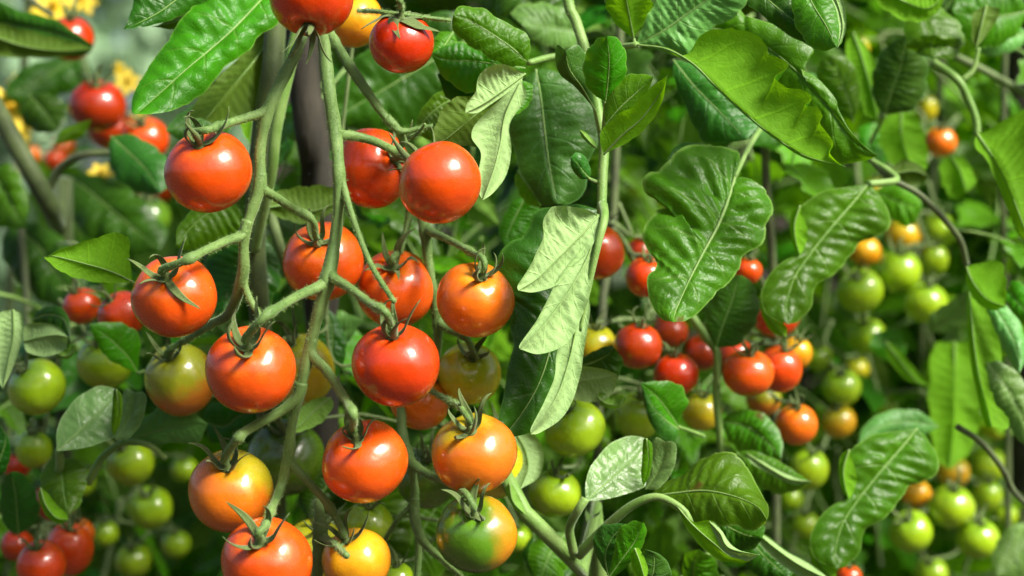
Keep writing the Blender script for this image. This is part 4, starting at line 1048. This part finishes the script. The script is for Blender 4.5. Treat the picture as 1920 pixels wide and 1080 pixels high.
# ---- D: low leaves of the centre
pD = plant((P(1100, 1100, 1.14)[0], 1.16, 0), 'tomato plant low in the centre with pale folded leaves at the bottom edge')
stems(pD, [(940, 880, 1.05), (975, 950, 1.05), (1035, 1010, 1.05), (1085, 1075, 1.06), (1130, 1200, 1.1), (1110, 4000, 1.15)], 15, 22, 'fresh')
stems(pD, [(1075, 1035, 1.04), (1068, 990, 1.03), (1085, 955, 1.02), (1098, 935, 1.02)], 9, 8, 'fresh', 24, 'leaf_stalk')
stems(pD, [(1085, 1040, 1.05), (1140, 985, 1.03), (1190, 945, 1.02), (1235, 932, 1.015), (1280, 955, 1.01), (1295, 980, 1.01)], 11, 6, 'fresh', 30, 'leaf_stalk')
def hero_fold(pl, dx, dy, d, s=1.0):
    q = lambda L_: [(1100 + (a - 1100) * s + dx, 940 + (b - 940) * s + dy) + tuple(c) for a, b, *c in L_]
    HL(pl, 'cup', 'top', q([(1098, 940), (1130, 912), (1165, 880), (1195, 850), (1212, 824)]), q([(1100, 895), (1118, 860), (1145, 832), (1175, 818), (1200, 818)]), q([(1140, 935), (1190, 920), (1215, 905), (1218, 870), (1220, 835)]),
       d, d + .03, .5, .1, quilt=.09, veins=4, nu=48, nv=10, arch=-.10, label='cupped leaf with sky sheen put into its pale colour and a bright rim')
    HL(pl, 'mid', 'top', q([(1212, 822), (1216, 855), (1214, 885), (1206, 912)]), q([(1206, 825), (1204, 860), (1202, 890)]), q([(1222, 832), (1223, 860), (1218, 890)]), d - .025, d - .02, 0, 0, nu=20)
    HL(pl, 'cup', 'top', q([(1210, 918), (1230, 890), (1245, 855), (1248, 828)]), q([(1212, 895), (1220, 855), (1228, 822)]), q([(1235, 915), (1262, 880), (1268, 845), (1262, 828)]), d + .005, d, .3, -.4, quilt=.08, nu=32)
hero_fold(pD, 0, 0, 1.03)
HL(pD, 'spot', 'top', [(1215, 932), (1265, 925), (1320, 920), (1375, 930), (1420, 950), (1438, 975)], [(1245, 905), (1285, 885), (1310, 860), (1350, 850), (1395, 865), (1415, 905), (1438, 940), (1440, 965)], [(1250, 945), (1280, 965), (1310, 980), (1360, 985), (1410, 990), (1430, 985)],
   1.04, .995, 1.6, -.2, quilt=.12, veins=5, nu=60, nv=10, curl=.08, label='broad leaf with brown spots near the bottom')
HL(pD, 'dark', 'top', [(1290, 960), (1340, 975), (1390, 1000), (1430, 1010)], [(1330, 950), (1390, 965), (1430, 985)], [(1310, 1000), (1360, 1030), (1410, 1030)], 1.06, 1.04)
HL(pD, 'bright', 'under', [(1270, 950), (1300, 985), (1340, 1020), (1375, 1045), (1425, 1040)], [(1300, 978), (1335, 975), (1350, 1000), (1372, 1030), (1410, 1042)], [(1285, 985), (1315, 1025), (1350, 1050), (1395, 1055)], 1.01, .99, -.2, .2, nu=36, quilt=.05)
HL(pD, 'pale', 'under', [(1330, 978), (1350, 1000), (1368, 1028), (1424, 1041)], [(1342, 980), (1362, 1005), (1385, 1030)], [(1340, 1000), (1362, 1035), (1400, 1050)], .995, .98, nu=24)
HL(pD, 'blue', 'top', [(1140, 1078), (1135, 1040), (1150, 1005), (1180, 982)], [(1122, 1050), (1112, 1015), (1130, 985)], [(1165, 1050), (1190, 1020), (1200, 990)], 1.01, 1.0, .3, .2, nu=32)
HL(pD, 'mid', 'top', [(1140, 1085), (1165, 1050), (1190, 1015), (1205, 980)], [(1150, 1040), (1160, 995), (1185, 978)], [(1160, 1075), (1195, 1040), (1211, 1005), (1210, 985)], 1.0, .99, .2, .2, nu=32, label='green leaf with a pale rim low in the centre')
HL(pD, 'bright', 'under', [(1190, 1028), (1200, 1055), (1210, 1090)], [(1182, 1040), (1190, 1080)], [(1200, 1030), (1215, 1065)], .99, .99, nu=16)
HL(pD, 'blue', 'top', [(1215, 1100), (1225, 1070), (1225, 1040), (1210, 1030)], [(1200, 1080), (1200, 1045)], [(1255, 1090), (1255, 1060), (1235, 1038)], 1.0, .99, nu=24)
HL(pD, 'mid', 'top', [(1060, 1000), (1030, 1040), (1010, 1100)], [(1020, 1000), (990, 1040)], [(1070, 1040), (1050, 1090)], 1.12, 1.1)
HL(pD, 'dark', 'top', [(1000, 1000), (1020, 1050), (1060, 1090)], [(980, 1040), (1010, 1090)], [(1040, 1010), (1075, 1060)], 1.16, 1.14)
HL(pD, 'pale', 'under', [(968, 812), (985, 845), (990, 880), (975, 918)], [(955, 830), (955, 870), (962, 905)], [(1000, 815), (1020, 850), (1012, 895)], 1.07, 1.05, .2, .2, quilt=.08, label='pale bluish leaf between the near tomatoes and the green ones')
HL(pD, 'mid', 'under', [(955, 905), (962, 940), (985, 965)], [(948, 920), (965, 955)], [(965, 915), (980, 945)], 1.04, 1.04, nu=16)
# pale and dark leaf over the green tomato
HL(pD, 'dark', 'top', [(1070, 690), (1110, 680), (1140, 665), (1152, 652)], [(1085, 675), (1120, 655), (1145, 648)], [(1110, 720), (1150, 715), (1168, 680)], 1.08, 1.07)
HL(pD, 'pale', 'under', [(1062, 725), (1095, 715), (1135, 708), (1158, 702)], [(1062, 695), (1095, 685), (1130, 690), (1150, 698)], [(1075, 745), (1115, 752), (1150, 735)], 1.055, 1.045, -.2, .2, quilt=.06, label='pale leaf rolled over the large green tomato')
HL(pD, 'mid', 'under', [(1120, 745), (1140, 758), (1160, 758), (1172, 742)], [(1125, 735), (1145, 742), (1162, 740)], [(1130, 762), (1155, 766), (1172, 752)], 1.05, 1.04, nu=20)
HL(pD, 'mid', 'top', [(1272, 800), (1255, 775), (1232, 745), (1202, 718)], [(1280, 775), (1290, 750), (1275, 722), (1240, 715)], [(1255, 800), (1228, 785), (1212, 750)], 1.09, 1.07, .3, -.2, quilt=.05, label='small folded leaf under the bright red tomato', pet=[(1320, 818, 1.11), (1295, 808, 1.1)])
HL(pD, 'blue', 'top', [(1272, 805), (1248, 788), (1225, 765), (1202, 720)], [(1255, 790), (1230, 760)], [(1265, 830), (1235, 815), (1212, 775)], 1.085, 1.07, nu=20)
HL(pD, 'spot', 'top', [(1350, 790), (1400, 800), (1440, 830), (1465, 860)], [(1380, 770), (1430, 775), (1465, 820)], [(1370, 830), (1410, 860), (1450, 875)], 1.16, 1.14)
HL(pD, 'spot', 'top', [(1380, 850), (1430, 870), (1480, 895), (1520, 905)], [(1410, 845), (1460, 865), (1500, 890)], [(1400, 890), (1450, 925), (1500, 918)], 1.14, 1.12, label='spotted leaf with a pale edge behind')
HL(pD, 'pale', 'under', [(1400, 850), (1440, 876), (1480, 898), (1522, 903)], [(1412, 852), (1450, 874), (1490, 893)], [(1410, 868), (1450, 892), (1490, 908)], 1.125, 1.11, nu=20)
HL(pD, 'pale', 'under', [(1412, 992), (1450, 1025), (1500, 1060), (1560, 1090)], [(1440, 1005), (1480, 1035), (1530, 1062)], [(1428, 1025), (1475, 1065), (1530, 1095)], 1.06, 1.04, quilt=.05, label='long pale leaf edge at the bottom')
HL(pD, 'dark', 'top', [(1400, 1000), (1430, 1040), (1480, 1085)], [(1385, 1030), (1420, 1080)], [(1440, 1020), (1490, 1060)], 1.08, 1.06)
HL(pD, 'mid', 'top', [(1300, 1100), (1300, 1060), (1310, 1030)], [(1280, 1080), (1285, 1040)], [(1345, 1090), (1340, 1050)], 1.1, 1.08)

# ---- E: left low leaves
pE = plant((P(120, 1100, 1.14)[0], 1.2, 0), 'tomato plant low at the left with an arching pale leaf stalk')
stems(pE, [(30, 300, 1.35), (60, 700, 1.33), (90, 1100, 1.34), (110, 3600, 1.25)], 7, 9, 'dark')
hero_fold(pE, -992, -94, 1.07, .985)
stems(pE, [(105, 905, 1.11), (112, 870, 1.09), (110, 845, 1.08)], 8, 8, 'fresh', 16, 'leaf_stalk')
stems(pE, [(165, 905, 1.11), (195, 855, 1.1), (240, 828, 1.09), (285, 838, 1.085), (310, 860, 1.09)], 8, 5, 'fresh', 24, 'leaf_stalk')
HL(pE, 'sage', 'top', [(220, 835), (270, 815), (330, 800), (390, 795)], [(260, 790), (290, 770), (320, 745)], [(270, 835), (330, 830), (370, 830)], 1.09, 1.08, quilt=.08)
HL(pE, 'mid', 'top', [(105, 855), (115, 890), (120, 930), (128, 965)], [(80, 880), (76, 920), (95, 960)], [(150, 865), (162, 900), (150, 945)], 1.1, 1.08, quilt=.12)
HL(pE, 'bright', 'under', [(76, 915), (85, 945), (105, 970), (128, 975)], [(72, 930), (85, 965), (110, 982)], [(90, 925), (110, 950), (125, 962)], 1.075, 1.07, nu=20)
HL(pE, 'blue', 'top', [(35, 1002), (32, 960), (28, 920), (20, 885)], [(8, 985), (0, 940), (5, 900)], [(65, 980), (74, 945), (55, 905), (35, 885)], 1.12, 1.1, quilt=.06, label='rounded bluish leaf at the lower left edge')
HL(pE, 'mid', 'top', [(258, 700), (240, 670), (205, 635), (168, 608)], [(262, 660), (262, 630), (235, 608), (200, 604)], [(235, 690), (200, 670), (178, 635)], 1.12, 1.1, .3, -.2, pet=[(345, 705, 1.13), (300, 690, 1.12)], quilt=.05, label='flat green leaf over the yellow green tomato at left')
HL(pE, 'pale', 'under', [(45, 640), (75, 632), (105, 628), (128, 632)], [(50, 610), (85, 605), (115, 615)], [(55, 660), (90, 668), (125, 655)], 1.09, 1.08, quilt=.06, label='pale rolled leaf above the green tomato at the left edge')
HL(pE, 'dark', 'top', [(60, 600), (90, 590), (120, 600), (132, 640)], [(75, 580), (110, 575), (130, 600)], [(85, 625), (110, 640), (125, 655)], 1.12, 1.1)
HL(pE, 'mid', 'under', [(100, 660), (120, 668), (135, 662), (143, 645)], [(105, 652), (122, 656), (136, 648)], [(108, 670), (128, 673), (142, 658)], 1.09, 1.08, nu=16)
HL(pE, 'pale', 'under', [(25, 580), (25, 630), (15, 680), (5, 730)], [(0, 590), (-10, 640), (-5, 700)], [(44, 590), (42, 640), (25, 690)], 1.06, 1.05, quilt=.08, label='pale drooping leaf cut by the left edge')
HL(pE, 'dark', 'top', [(-20, 900), (0, 860), (10, 820), (-10, 780)], [(-40, 860), (-40, 800)], [(12, 880), (18, 830)], 1.1, 1.1)

# ---- F: upper left dark leaves
pF = plant((P(100, 0, 1.35)[0], 1.36, 0), 'tomato plant in the upper left with dark leaves in front of blurred yellow flowers')
stems(pF, [(-40, 150, 1.28), (30, 270, 1.26), (90, 380, 1.26), (110, 430, 1.30), (120, 520, 1.36), (120, 3400, 1.36)], 19, 6, 'shade')
stems(pF, [(80, 380, 1.27), (110, 320, 1.26), (150, 292, 1.25), (210, 285, 1.25)], 9, 7, 'dark', 24, 'leaf_stalk')
stems(pF, [(40, -10, 1.3), (70, 10, 1.3), (100, 30, 1.3)], 5, 5, 'dark', 16, 'leaf_stalk')
HL(pF, 'dark', 'top', [(-30, 40), (40, 50), (110, 65), (175, 85)], [(-20, 0), (40, 20), (100, 35), (140, 60)], [(-20, 90), (40, 100), (110, 105), (160, 103)], 1.28, 1.24, .2, -.4, label='dark leaf across the top left corner')
HL(pF, 'olive', 'under', [(-30, 60), (40, 85), (110, 95), (175, 92)], [(-20, 40), (40, 55), (100, 70), (150, 82)], [(-30, 100), (50, 108), (120, 106)], 1.22, 1.22)
HL(pF, 'blue', 'top', [(208, 255), (240, 285), (275, 320), (300, 362)], [(204, 285), (215, 330), (250, 355), (280, 364)], [(245, 252), (290, 275), (315, 305), (318, 345)], 1.22, 1.2, quilt=.06, label='dark rounded leaf left of the near truss')
HL(pF, 'dark', 'top', [(55, 178), (75, 200), (95, 225), (105, 246)], [(40, 195), (42, 225), (75, 248)], [(85, 175), (120, 190), (125, 225)], 1.3, 1.28)
HL(pF, 'bright', 'top', [(100, 270), (130, 250), (155, 238), (172, 224)], [(115, 245), (145, 232)], [(120, 268), (155, 255)], 1.28, 1.27, nu=20)
HL(pF, 'mid', 'top', [(-20, 320), (10, 360), (30, 400), (50, 430)], [(-40, 370), (-10, 420)], [(20, 310), (50, 370)], 1.3, 1.28)
HL(pF, 'dark', 'top', [(130, 330), (180, 370), (240, 420), (300, 470)], [(110, 370), (150, 430), (220, 480)], [(190, 330), (260, 370), (310, 430)], 1.4, 1.36)
HL(pF, 'dark', 'top', [(20, 420), (70, 460), (110, 520), (140, 560)], [(0, 470), (40, 530), (90, 570)], [(70, 420), (130, 460), (160, 520)], 1.36, 1.32)
HL(pF, 'dark', 'top', [(160, 100), (110, 130), (60, 160), (10, 180)], [(120, 110), (60, 120), (20, 150)], [(170, 150), (110, 180), (50, 200)], 1.46, 1.44)

# ---- G: right side
pG = plant((P(1850, 0, 1.2)[0], 1.3, 0), 'tomato plant at the right edge with a long hanging compound leaf')
stems(pG, [(1900, -400, 1.35), (1880, 300, 1.36), (1890, 900, 1.36), (1880, 3400, 1.3)], 6, 8, 'shade')
curly(pG, 92, 458, 1.13)
stems(pG, [(1795, 800, 1.15), (1840, 830, 1.16), (1880, 880, 1.17), (1900, 920, 1.18), (1930, 950, 1.2)], 6, 6, 'dark', 24, 'leaf_stalk')
stems(pG, [(1750, 118, 1.17), (1795, 150, 1.16), (1815, 185, 1.16), (1830, 225, 1.16), (1832, 255, 1.16)], 9, 7, 'fresh', 24, 'leaf_stalk')
stems(pG, [(1805, 150, 1.16), (1825, 130, 1.16), (1835, 90, 1.16)], 5, 4, 'fresh', 16, 'leaf_stalk')
stems(pG, [(1790, 105, 1.3), (1850, 135, 1.3), (1930, 180, 1.3)], 7, 8, 'main', 16, 'leaf_stalk')
HL(pG, 'mid', 'top', [(1720, -20), (1730, 30), (1745, 75), (1750, 108)], [(1700, 20), (1697, 70), (1720, 100)], [(1750, 0), (1795, 40), (1808, 70), (1790, 108)], 1.16, 1.14, quilt=.06)
HL(pG, 'mid', 'top', [(1745, 105), (1745, 85), (1755, 65)], [(1700, 90), (1715, 70)], [(1790, 108), (1800, 75)], 1.15, 1.14, nu=20)
HL(pG, 'bright', 'under', [(1640, -30), (1690, 0), (1740, 15), (1780, -20)], [(1660, -50), (1720, -50)], [(1650, 10), (1700, 40), (1750, 30)], 1.12, 1.12)
HL(pG, 'mid', 'top', [(1930, 20), (1880, 30), (1830, 30), (1785, 20)], [(1890, -30), (1840, -30), (1800, -10)], [(1900, 70), (1850, 90), (1810, 70)], 1.2, 1.18, quilt=.14)
HL(pG, 'sage', 'top', [(1930, 60), (1880, 75), (1830, 95)], [(1890, 45), (1850, 60)], [(1910, 90), (1860, 105)], 1.22, 1.2)
HL(pG, 'olive', 'under', [(1850, 10), (1840, 50), (1830, 90)], [(1825, 25), (1822, 70)], [(1875, 20), (1855, 60)], 1.14, 1.13, nu=20)
HL(pG, 'blue', 'top', [(1660, 215), (1672, 170), (1690, 120), (1700, 65)], [(1640, 190), (1637, 140), (1660, 90)], [(1710, 205), (1738, 160), (1735, 110), (1715, 75)], 1.2, 1.18, quilt=.07, label='pale bluish leaf with its stalk down at the upper right', pet=[(1632, 268, 1.22)])
HL(pG, 'mid', 'top', [(1600, 230), (1592, 190), (1575, 145), (1560, 105)], [(1560, 200), (1538, 165), (1530, 130), (1545, 105)], [(1612, 195), (1610, 150), (1590, 110)], 1.2, 1.19, quilt=.14)
HL(pG, 'bright', 'under', [(1600, 60), (1620, 120), (1635, 175), (1645, 225)], [(1585, 90), (1605, 150), (1620, 210)], [(1620, 80), (1645, 130), (1650, 190)], 1.23, 1.22)
HL(pG, 'bright', 'under', [(1690, 210), (1690, 250), (1700, 290), (1720, 325)], [(1655, 225), (1650, 270), (1680, 315)], [(1720, 220), (1735, 260), (1738, 310)], 1.26, 1.24)
HL(pG, 'mid', 'top', [(1640, 230), (1630, 270), (1640, 310)], [(1612, 240), (1610, 290)], [(1660, 250), (1665, 300)], 1.28, 1.27)
HL(pG, 'olive', 'under', [(1660, 330), (1710, 320), (1740, 330)], [(1690, 300), (1725, 310)], [(1690, 345), (1725, 345)], 1.18, 1.18, nu=20)
HL(pG, 'bright', 'top', [(1640, 360), (1690, 380), (1730, 390)], [(1670, 340), (1715, 360)], [(1660, 400), (1705, 425)], 1.28, 1.27)
HL(pG, 'bright', 'under', [(1780, 290), (1800, 320), (1812, 360)], [(1762, 310), (1770, 350), (1790, 375)], [(1810, 300), (1830, 340)], 1.3, 1.28)
# right edge leaf and the long hanging leaf
HL(pG, 'bright', 'under', [(1832, 250), (1865, 300), (1895, 360), (1930, 450)], [(1860, 240), (1900, 215), (1950, 200), (1960, 300)], [(1828, 275), (1850, 300), (1880, 370), (1910, 440)], 1.13, 1.1, quilt=.08, label='green leaf cut by the right edge')
HL(pG, 'bright', 'under', [(1812, 500), (1825, 530), (1850, 560), (1885, 575)], [(1840, 492), (1875, 492), (1888, 530)], [(1812, 530), (1830, 565), (1860, 582)], 1.14, 1.12, quilt=.05)
HL(pG, 'bright', 'under', [(1815, 510), (1822, 600), (1835, 700), (1860, 800)], [(1850, 560), (1875, 640), (1880, 720), (1890, 800)], [(1814, 600), (1822, 690), (1845, 790)], 1.15, 1.13, quilt=.10, ser=.06, nu=52, label='long hanging leaf near the right edge')
HL(pG, 'sage', 'top', [(1840, 540), (1880, 600), (1905, 650), (1912, 700)], [(1870, 560), (1910, 600), (1925, 660)], [(1850, 580), (1875, 640), (1900, 690)], 1.14, 1.12, quilt=.14, curl=.1)
HL(pG, 'sage', 'top', [(1850, 680), (1890, 730), (1920, 790), (1935, 840)], [(1880, 680), (1925, 720), (1950, 800)], [(1850, 730), (1885, 790), (1915, 830)], 1.14, 1.13, quilt=.14)
HL(pG, 'mid', 'top', [(1890, 540), (1910, 570), (1940, 600)], [(1900, 525), (1945, 555)], [(1885, 560), (1915, 610)], 1.18, 1.16)
HL(pG, 'bright', 'under', [(1790, 640), (1790, 720), (1788, 800), (1780, 880)], [(1750, 650), (1742, 730), (1745, 810), (1755, 860)], [(1822, 650), (1838, 730), (1835, 800), (1815, 850)], 1.34, 1.32, quilt=.14, ser=.12, nu=40, label='broad bright blurred leaf at lower right')
HL(pG, 'sage', 'top', [(1740, 620), (1780, 600), (1810, 570), (1820, 540)], [(1745, 590), (1790, 560)], [(1770, 625), (1815, 600)], 1.28, 1.26)
HL(pG, 'mid', 'top', [(1700, 650), (1660, 640), (1630, 650)], [(1680, 620), (1640, 625)], [(1690, 680), (1650, 670)], 1.38, 1.36)
HL(pG, 'bright', 'under', [(1660, 640), (1690, 680), (1720, 715), (1745, 725)], [(1680, 650), (1715, 690)], [(1665, 670), (1700, 712)], 1.3, 1.29, nu=20)
HL(pG, 'sage', 'top', [(1760, 800), (1700, 790), (1650, 800), (1610, 830)], [(1720, 770), (1660, 772), (1620, 800)], [(1730, 815), (1670, 820), (1630, 840)], 1.24, 1.22)
HL(pG, 'sage', 'top', [(1920, 980), (1900, 1030), (1870, 1080)], [(1890, 990), (1860, 1040)], [(1945, 1010), (1920, 1080)], 1.3, 1.28)
HL(pG, 'dark', 'top', [(1750, 50), (1770, 20), (1800, -20)], [(1740, 30), (1760, -10)], [(1780, 45), (1810, 10)], 1.2, 1.2, nu=20)
wp = MB(); w0 = P(1915, 150, 1.6); wp.add(*tube(catmull(np.array([P(1912, -1200, 1.6), P(1915, 200, 1.6), P(1922, 1200, 1.6), P(1920, 3000, 1.6)]), 40), 0.013, 14))
wo_ = wp.build('garden_stake', M_bark, origin=w0); wo_.location = tuple(w0); tag(wo_, 'blurred brown wooden stake at the right edge', 'stake')

# ------------------------------------------------------------------ yellow flowers, upper left
def petal_mesh():
    n = 7; t = np.linspace(0, 1, n); V = []; Fc = []
    for i in range(n):
        w = 0.27 * math.sin(math.pi * min(1, t[i] * .92 + .08)) ** .8
        z = 0.15 * math.sin(t[i] * 2.2) - 0.15 * t[i] ** 2
        V += [(t[i], -w, z + .05), (t[i], 0, z), (t[i], w, z + .05)]
    for i in range(n - 1):
        for j in (0, 1):
            a = i * 3 + j; Fc.append((a, a + 1, a + 4, a + 3))
    me = mesh_from('petal', V, Fc); me.materials.append(M_petal); return me
PET = petal_mesh()
am = MB(); am.add(*tube([(0, 0, -.1), (0, 0, .1), (0, 0, .4), (0, 0, .7)], [.14, .18, .14, .04], 8)); ANT = mesh_from('anther_cone', np.vstack(am.v), am.f); ANT.materials.append(M_anther)
def flower(px, py, d, s, label):
    d *= .88; s *= 1.25
    root = empty('tomato_flower', P(px, py, d), label, 'flower', 'yellow flowers in the upper left')
    root.scale = (s, s, s); root.rotation_euler = (R_(rng.uniform(55, 80)), R_(rng.uniform(-20, 20)), rng.uniform(0, 1))
    for k in range(6):
        o = link('petal', PET, None, root); o.rotation_euler = (0, 0, k * math.pi / 3)
    link('anther_cone', ANT, None, root)
for a in ((100, 14, 1.75, .016, 'largest yellow flower at the top edge above the crossed red tomato'),
          (150, 2, 1.8, .013, 'yellow flower at the top edge, right of the largest one'),
          (238, 154, 1.7, .010, 'yellow flower beside the tip of the big quilted leaf'),
          (8, 208, 1.65, .019, 'large yellow flower cut by the left edge'),
          (34, 232, 1.68, .014, 'yellow flower overlapping the one cut by the left edge'),
          (38, 158, 1.8, .009, 'small yellow flower, upper one of two near the dim oval leaf'),
          (28, 176, 1.8, .008, 'small yellow flower, lower one of two near the dim oval leaf'),
          (188, 326, 1.6, .008, 'single yellow flower in the dark hollow below the arching stalk'),
          (262, 222, 1.7, .007, 'tiny yellow flower under the tip of the big quilted leaf'),
          (224, 130, 1.75, .006, 'tiny yellow flower left of the big quilted leaf')):
    flower(*a)

# ------------------------------------------------------------------ rear plants with compound leaves
def in_frame(p):
    return 960 + p[0] * F / p[1], 540 - (p[2] - CAM_H) * F / p[1]
MATS = ['mid', 'dark', 'mid', 'olive', 'dark', 'blue', 'bright']
def rear_plant(x, y, label, n, zr=(0.80, 1.50), spread=0.22, mats=MATS, skip=None):
    pl = plant((x, y, 0), label)
    pth_ = catmull(np.array([(0, 0, 0), (.02, 0, .5), (-.01, .01, 1.0), (.015, 0, 1.5), (0, 0, 1.9)]), 40)
    mb = MB(); mb.add(*tube(pth_, np.linspace(.005, .003, 40), 8)); mb.build('stem', SM['shade'], pl)
    c = 0; tries = 0
    while c < n and tries < n * 20:
        tries += 1
        b = np.array([x + rng.uniform(-.03, .03), y + rng.uniform(-.03, .03), rng.uniform(*zr)])
        yaw = rng.uniform(0, 2 * math.pi)
        tipp = b + np.array([math.cos(yaw), math.sin(yaw), -.2]) * .12
        if tipp[1] < 1.40: continue
        if skip and skip(*in_frame(tipp)): continue
        compound(pl, b, yaw, R_(rng.uniform(-25, 45)), R_(rng.uniform(-25, 25)), mats[rng.randint(len(mats))], rng.uniform(.8, 1.25))
        c += 1
    return pl
hole = lambda px, py: (1130 < px < 1330 and 350 < py < 620) or (1440 < px < 1500 and 360 < py < 480) or (930 < px < 1010 and 380 < py < 560)
openl = lambda px, py: (px < 560 and py < 290) or (230 < px < 560 and py < 300)
hole2 = lambda px, py: (px < 330 and 300 < py < 620) or hole(px, py)
lt = ['bright', 'mid', 'sage', 'mid', 'bright', 'olive']
rear_plant(-.42, 1.60, 'blurred tomato plant far left behind the dark red tomatoes', 20, zr=(.72, 1.12), skip=lambda a, b: openl(a, b) or hole2(a, b))
rear_plant(-.20, 1.55, 'blurred tomato plant behind the near trusses on the left', 34, skip=lambda a, b: openl(a, b) or hole2(a, b))
rear_plant(.02, 1.58, 'shaded tomato plant behind the centre stem', 38, skip=hole)
rear_plant(.20, 1.66, 'shaded tomato plant behind the ripe cluster', 38, skip=hole)
rear_plant(.36, 1.62, 'blurred pale tomato plant behind the right clusters', 40, mats=lt)
rear_plant(.52, 1.70, 'blurred pale tomato plant beyond the right edge stake', 34, mats=lt)
rear_plant(-.62, 1.95, 'far blurred tomato plant at the left with pale leaves', 20, zr=(.7, 1.2), mats=lt, skip=openl)

# fuller foliage between the near leaves and the rear plants
def clear_of_fruit(p, extra=0.012):
    for c, A, Rw in TOM.values():
        if c[1] > p[1] - .01:
            q = p * (c[1] / p[1]); q[2] = CAM_H + (p[2] - CAM_H) * c[1] / p[1]
            if (q[0] - c[0]) ** 2 + (q[2] - c[2]) ** 2 < (Rw + extra * 1.6) ** 2: return False
    return True
def fill(pl, xr, zr, n, mats, yr=(1.22, 1.42), sc=(.55, .85)):
    c = 0; tries = 0
    while c < n and tries < 900:
        tries += 1
        b = np.array([rng.uniform(*xr), rng.uniform(*yr), rng.uniform(*zr)])
        yaw = rng.uniform(0, 2 * math.pi); pitch = R_(rng.uniform(0, 60)); roll = R_(rng.uniform(-25, 25)); s_ = rng.uniform(*sc); k = rng.randint(4)
        Mt = Matrix.Translation(b) @ Matrix.Rotation(yaw, 4, 'Z') @ Matrix.Rotation(pitch, 4, 'Y') @ Matrix.Rotation(roll, 4, 'X') @ Matrix.Scale(s_, 4)
        ok = True
        for M, vi in TEMPL[k][1]:
            p = np.array((Mt @ M) @ Vector((.035, 0, -.008)))
            f_ = in_frame(p)
            if p[1] < 1.16 or hole(*f_) or openl(*f_) or not clear_of_fruit(p): ok = False; break
        if not ok: continue
        compound(pl, b, yaw, pitch, roll, mats[rng.randint(len(mats))], s_, k); c += 1
    return c
mm = ['mid', 'mid', 'dark', 'mid', 'bright']
fill(pA, (-.22, .02), (.95, 1.34), 22, ['mid', 'dark', 'mid'])
fill(pB, (-.05, .18), (1.0, 1.38), 22, mm)
fill(pC, (.08, .30), (.95, 1.38), 26, mm)
fill(pD, (-.02, .26), (.90, 1.12), 18, mm)
fill(pE, (-.40, -.14), (.92, 1.16), 20, mm)
fill(pG, (.26, .44), (.92, 1.38), 14, ['mid', 'bright', 'mid', 'sage'])

# loose small stuff inside the rows: thin stems and tendrils between the tomatoes on the right
mb = MB()
for i in range(60):
    x = rng.uniform(.2, .62) if i % 3 else rng.uniform(-.62, -.28); y = rng.uniform(1.42, 1.6); z = rng.uniform(.8, 1.4)
    if x < 0 and z > 1.05: z -= .3
    p0 = np.array([x, y, z]); p1 = p0 + np.array([rng.uniform(-.06, .06), rng.uniform(-.03, .03), rng.uniform(-.16, -.04)])
    mid_ = (p0 + p1) / 2 + rng.normal(0, .012, 3)
    mb.add(*tube(catmull(np.array([p0, mid_, p1]), 10), rng.uniform(.0012, .0028), 6))
tw = mb.build('thin_twigs', SM['main']); tag(tw, 'tangle of thin stems between the blurred tomatoes', 'stems', kind='stuff')

# ------------------------------------------------------------------ dense foliage behind the row
def foliage_mass(name, label, cnt, box_, mat, keep=None, scale=(1.0, 1.7), seed=3):
    r = np.random.RandomState(seed); Vs = []; Fs = []; Us = []; n = 0
    for i in range(cnt):
        c = np.array([r.uniform(*box_[0]), r.uniform(*box_[1]), r.uniform(*box_[2])])
        if keep and not keep(c): continue
        V, Fc, UV = VAR[r.randint(10)]
        Rm = np.array((Matrix.Rotation(r.uniform(0, 6.28), 3, 'Z') @ Matrix.Rotation(r.uniform(-.4, 1.3), 3, 'Y') @ Matrix.Rotation(r.uniform(-.7, .7), 3, 'X')))
        Vs.append(V @ Rm.T * r.uniform(*scale) + c); Fs.append(np.array(Fc) + n); Us.append(UV); n += len(V)
    me = mesh_from(name, np.vstack(Vs), [tuple(q) for q in np.vstack(Fs)], np.vstack(Us))
    o = link(name, me, LM[mat]); tag(o, label, 'foliage', kind='stuff'); return o
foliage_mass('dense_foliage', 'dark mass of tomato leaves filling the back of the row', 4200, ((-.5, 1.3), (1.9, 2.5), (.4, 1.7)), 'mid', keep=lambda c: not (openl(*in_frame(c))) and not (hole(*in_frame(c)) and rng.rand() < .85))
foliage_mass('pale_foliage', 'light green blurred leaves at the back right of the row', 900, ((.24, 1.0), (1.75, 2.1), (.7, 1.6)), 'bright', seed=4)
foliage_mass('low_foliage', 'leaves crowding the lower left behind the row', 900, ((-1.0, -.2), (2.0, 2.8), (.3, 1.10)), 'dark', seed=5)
foliage_mass('shading_foliage', 'unseen leaf canopy added above the row to shade the leaves behind', 700, ((-.05, .32), (1.25, 2.0), (1.45, 1.85)), 'mid', seed=8, keep=lambda c: c[2] > 1.17 + .165 * c[1] / 1.0 * 1.12 + .05)  # canopy added out of view to keep sun off the plants behind
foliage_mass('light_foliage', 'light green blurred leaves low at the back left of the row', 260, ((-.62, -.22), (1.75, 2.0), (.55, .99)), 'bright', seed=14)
# far pale shrubs seen through the gap at the upper left
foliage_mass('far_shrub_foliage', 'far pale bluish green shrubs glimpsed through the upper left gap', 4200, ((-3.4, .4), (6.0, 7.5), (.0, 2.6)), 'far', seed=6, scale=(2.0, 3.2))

foliage_mass('added_row_foliage', 'unseen row of leaves added behind the camera to darken low reflections', 4200, ((-3.2, 3.2), (-1.9, -1.2), (.1, 1.62)), 'mid', seed=9, scale=(1.6, 2.4))  # added out of view to dim horizon light and the fruits' lower reflections
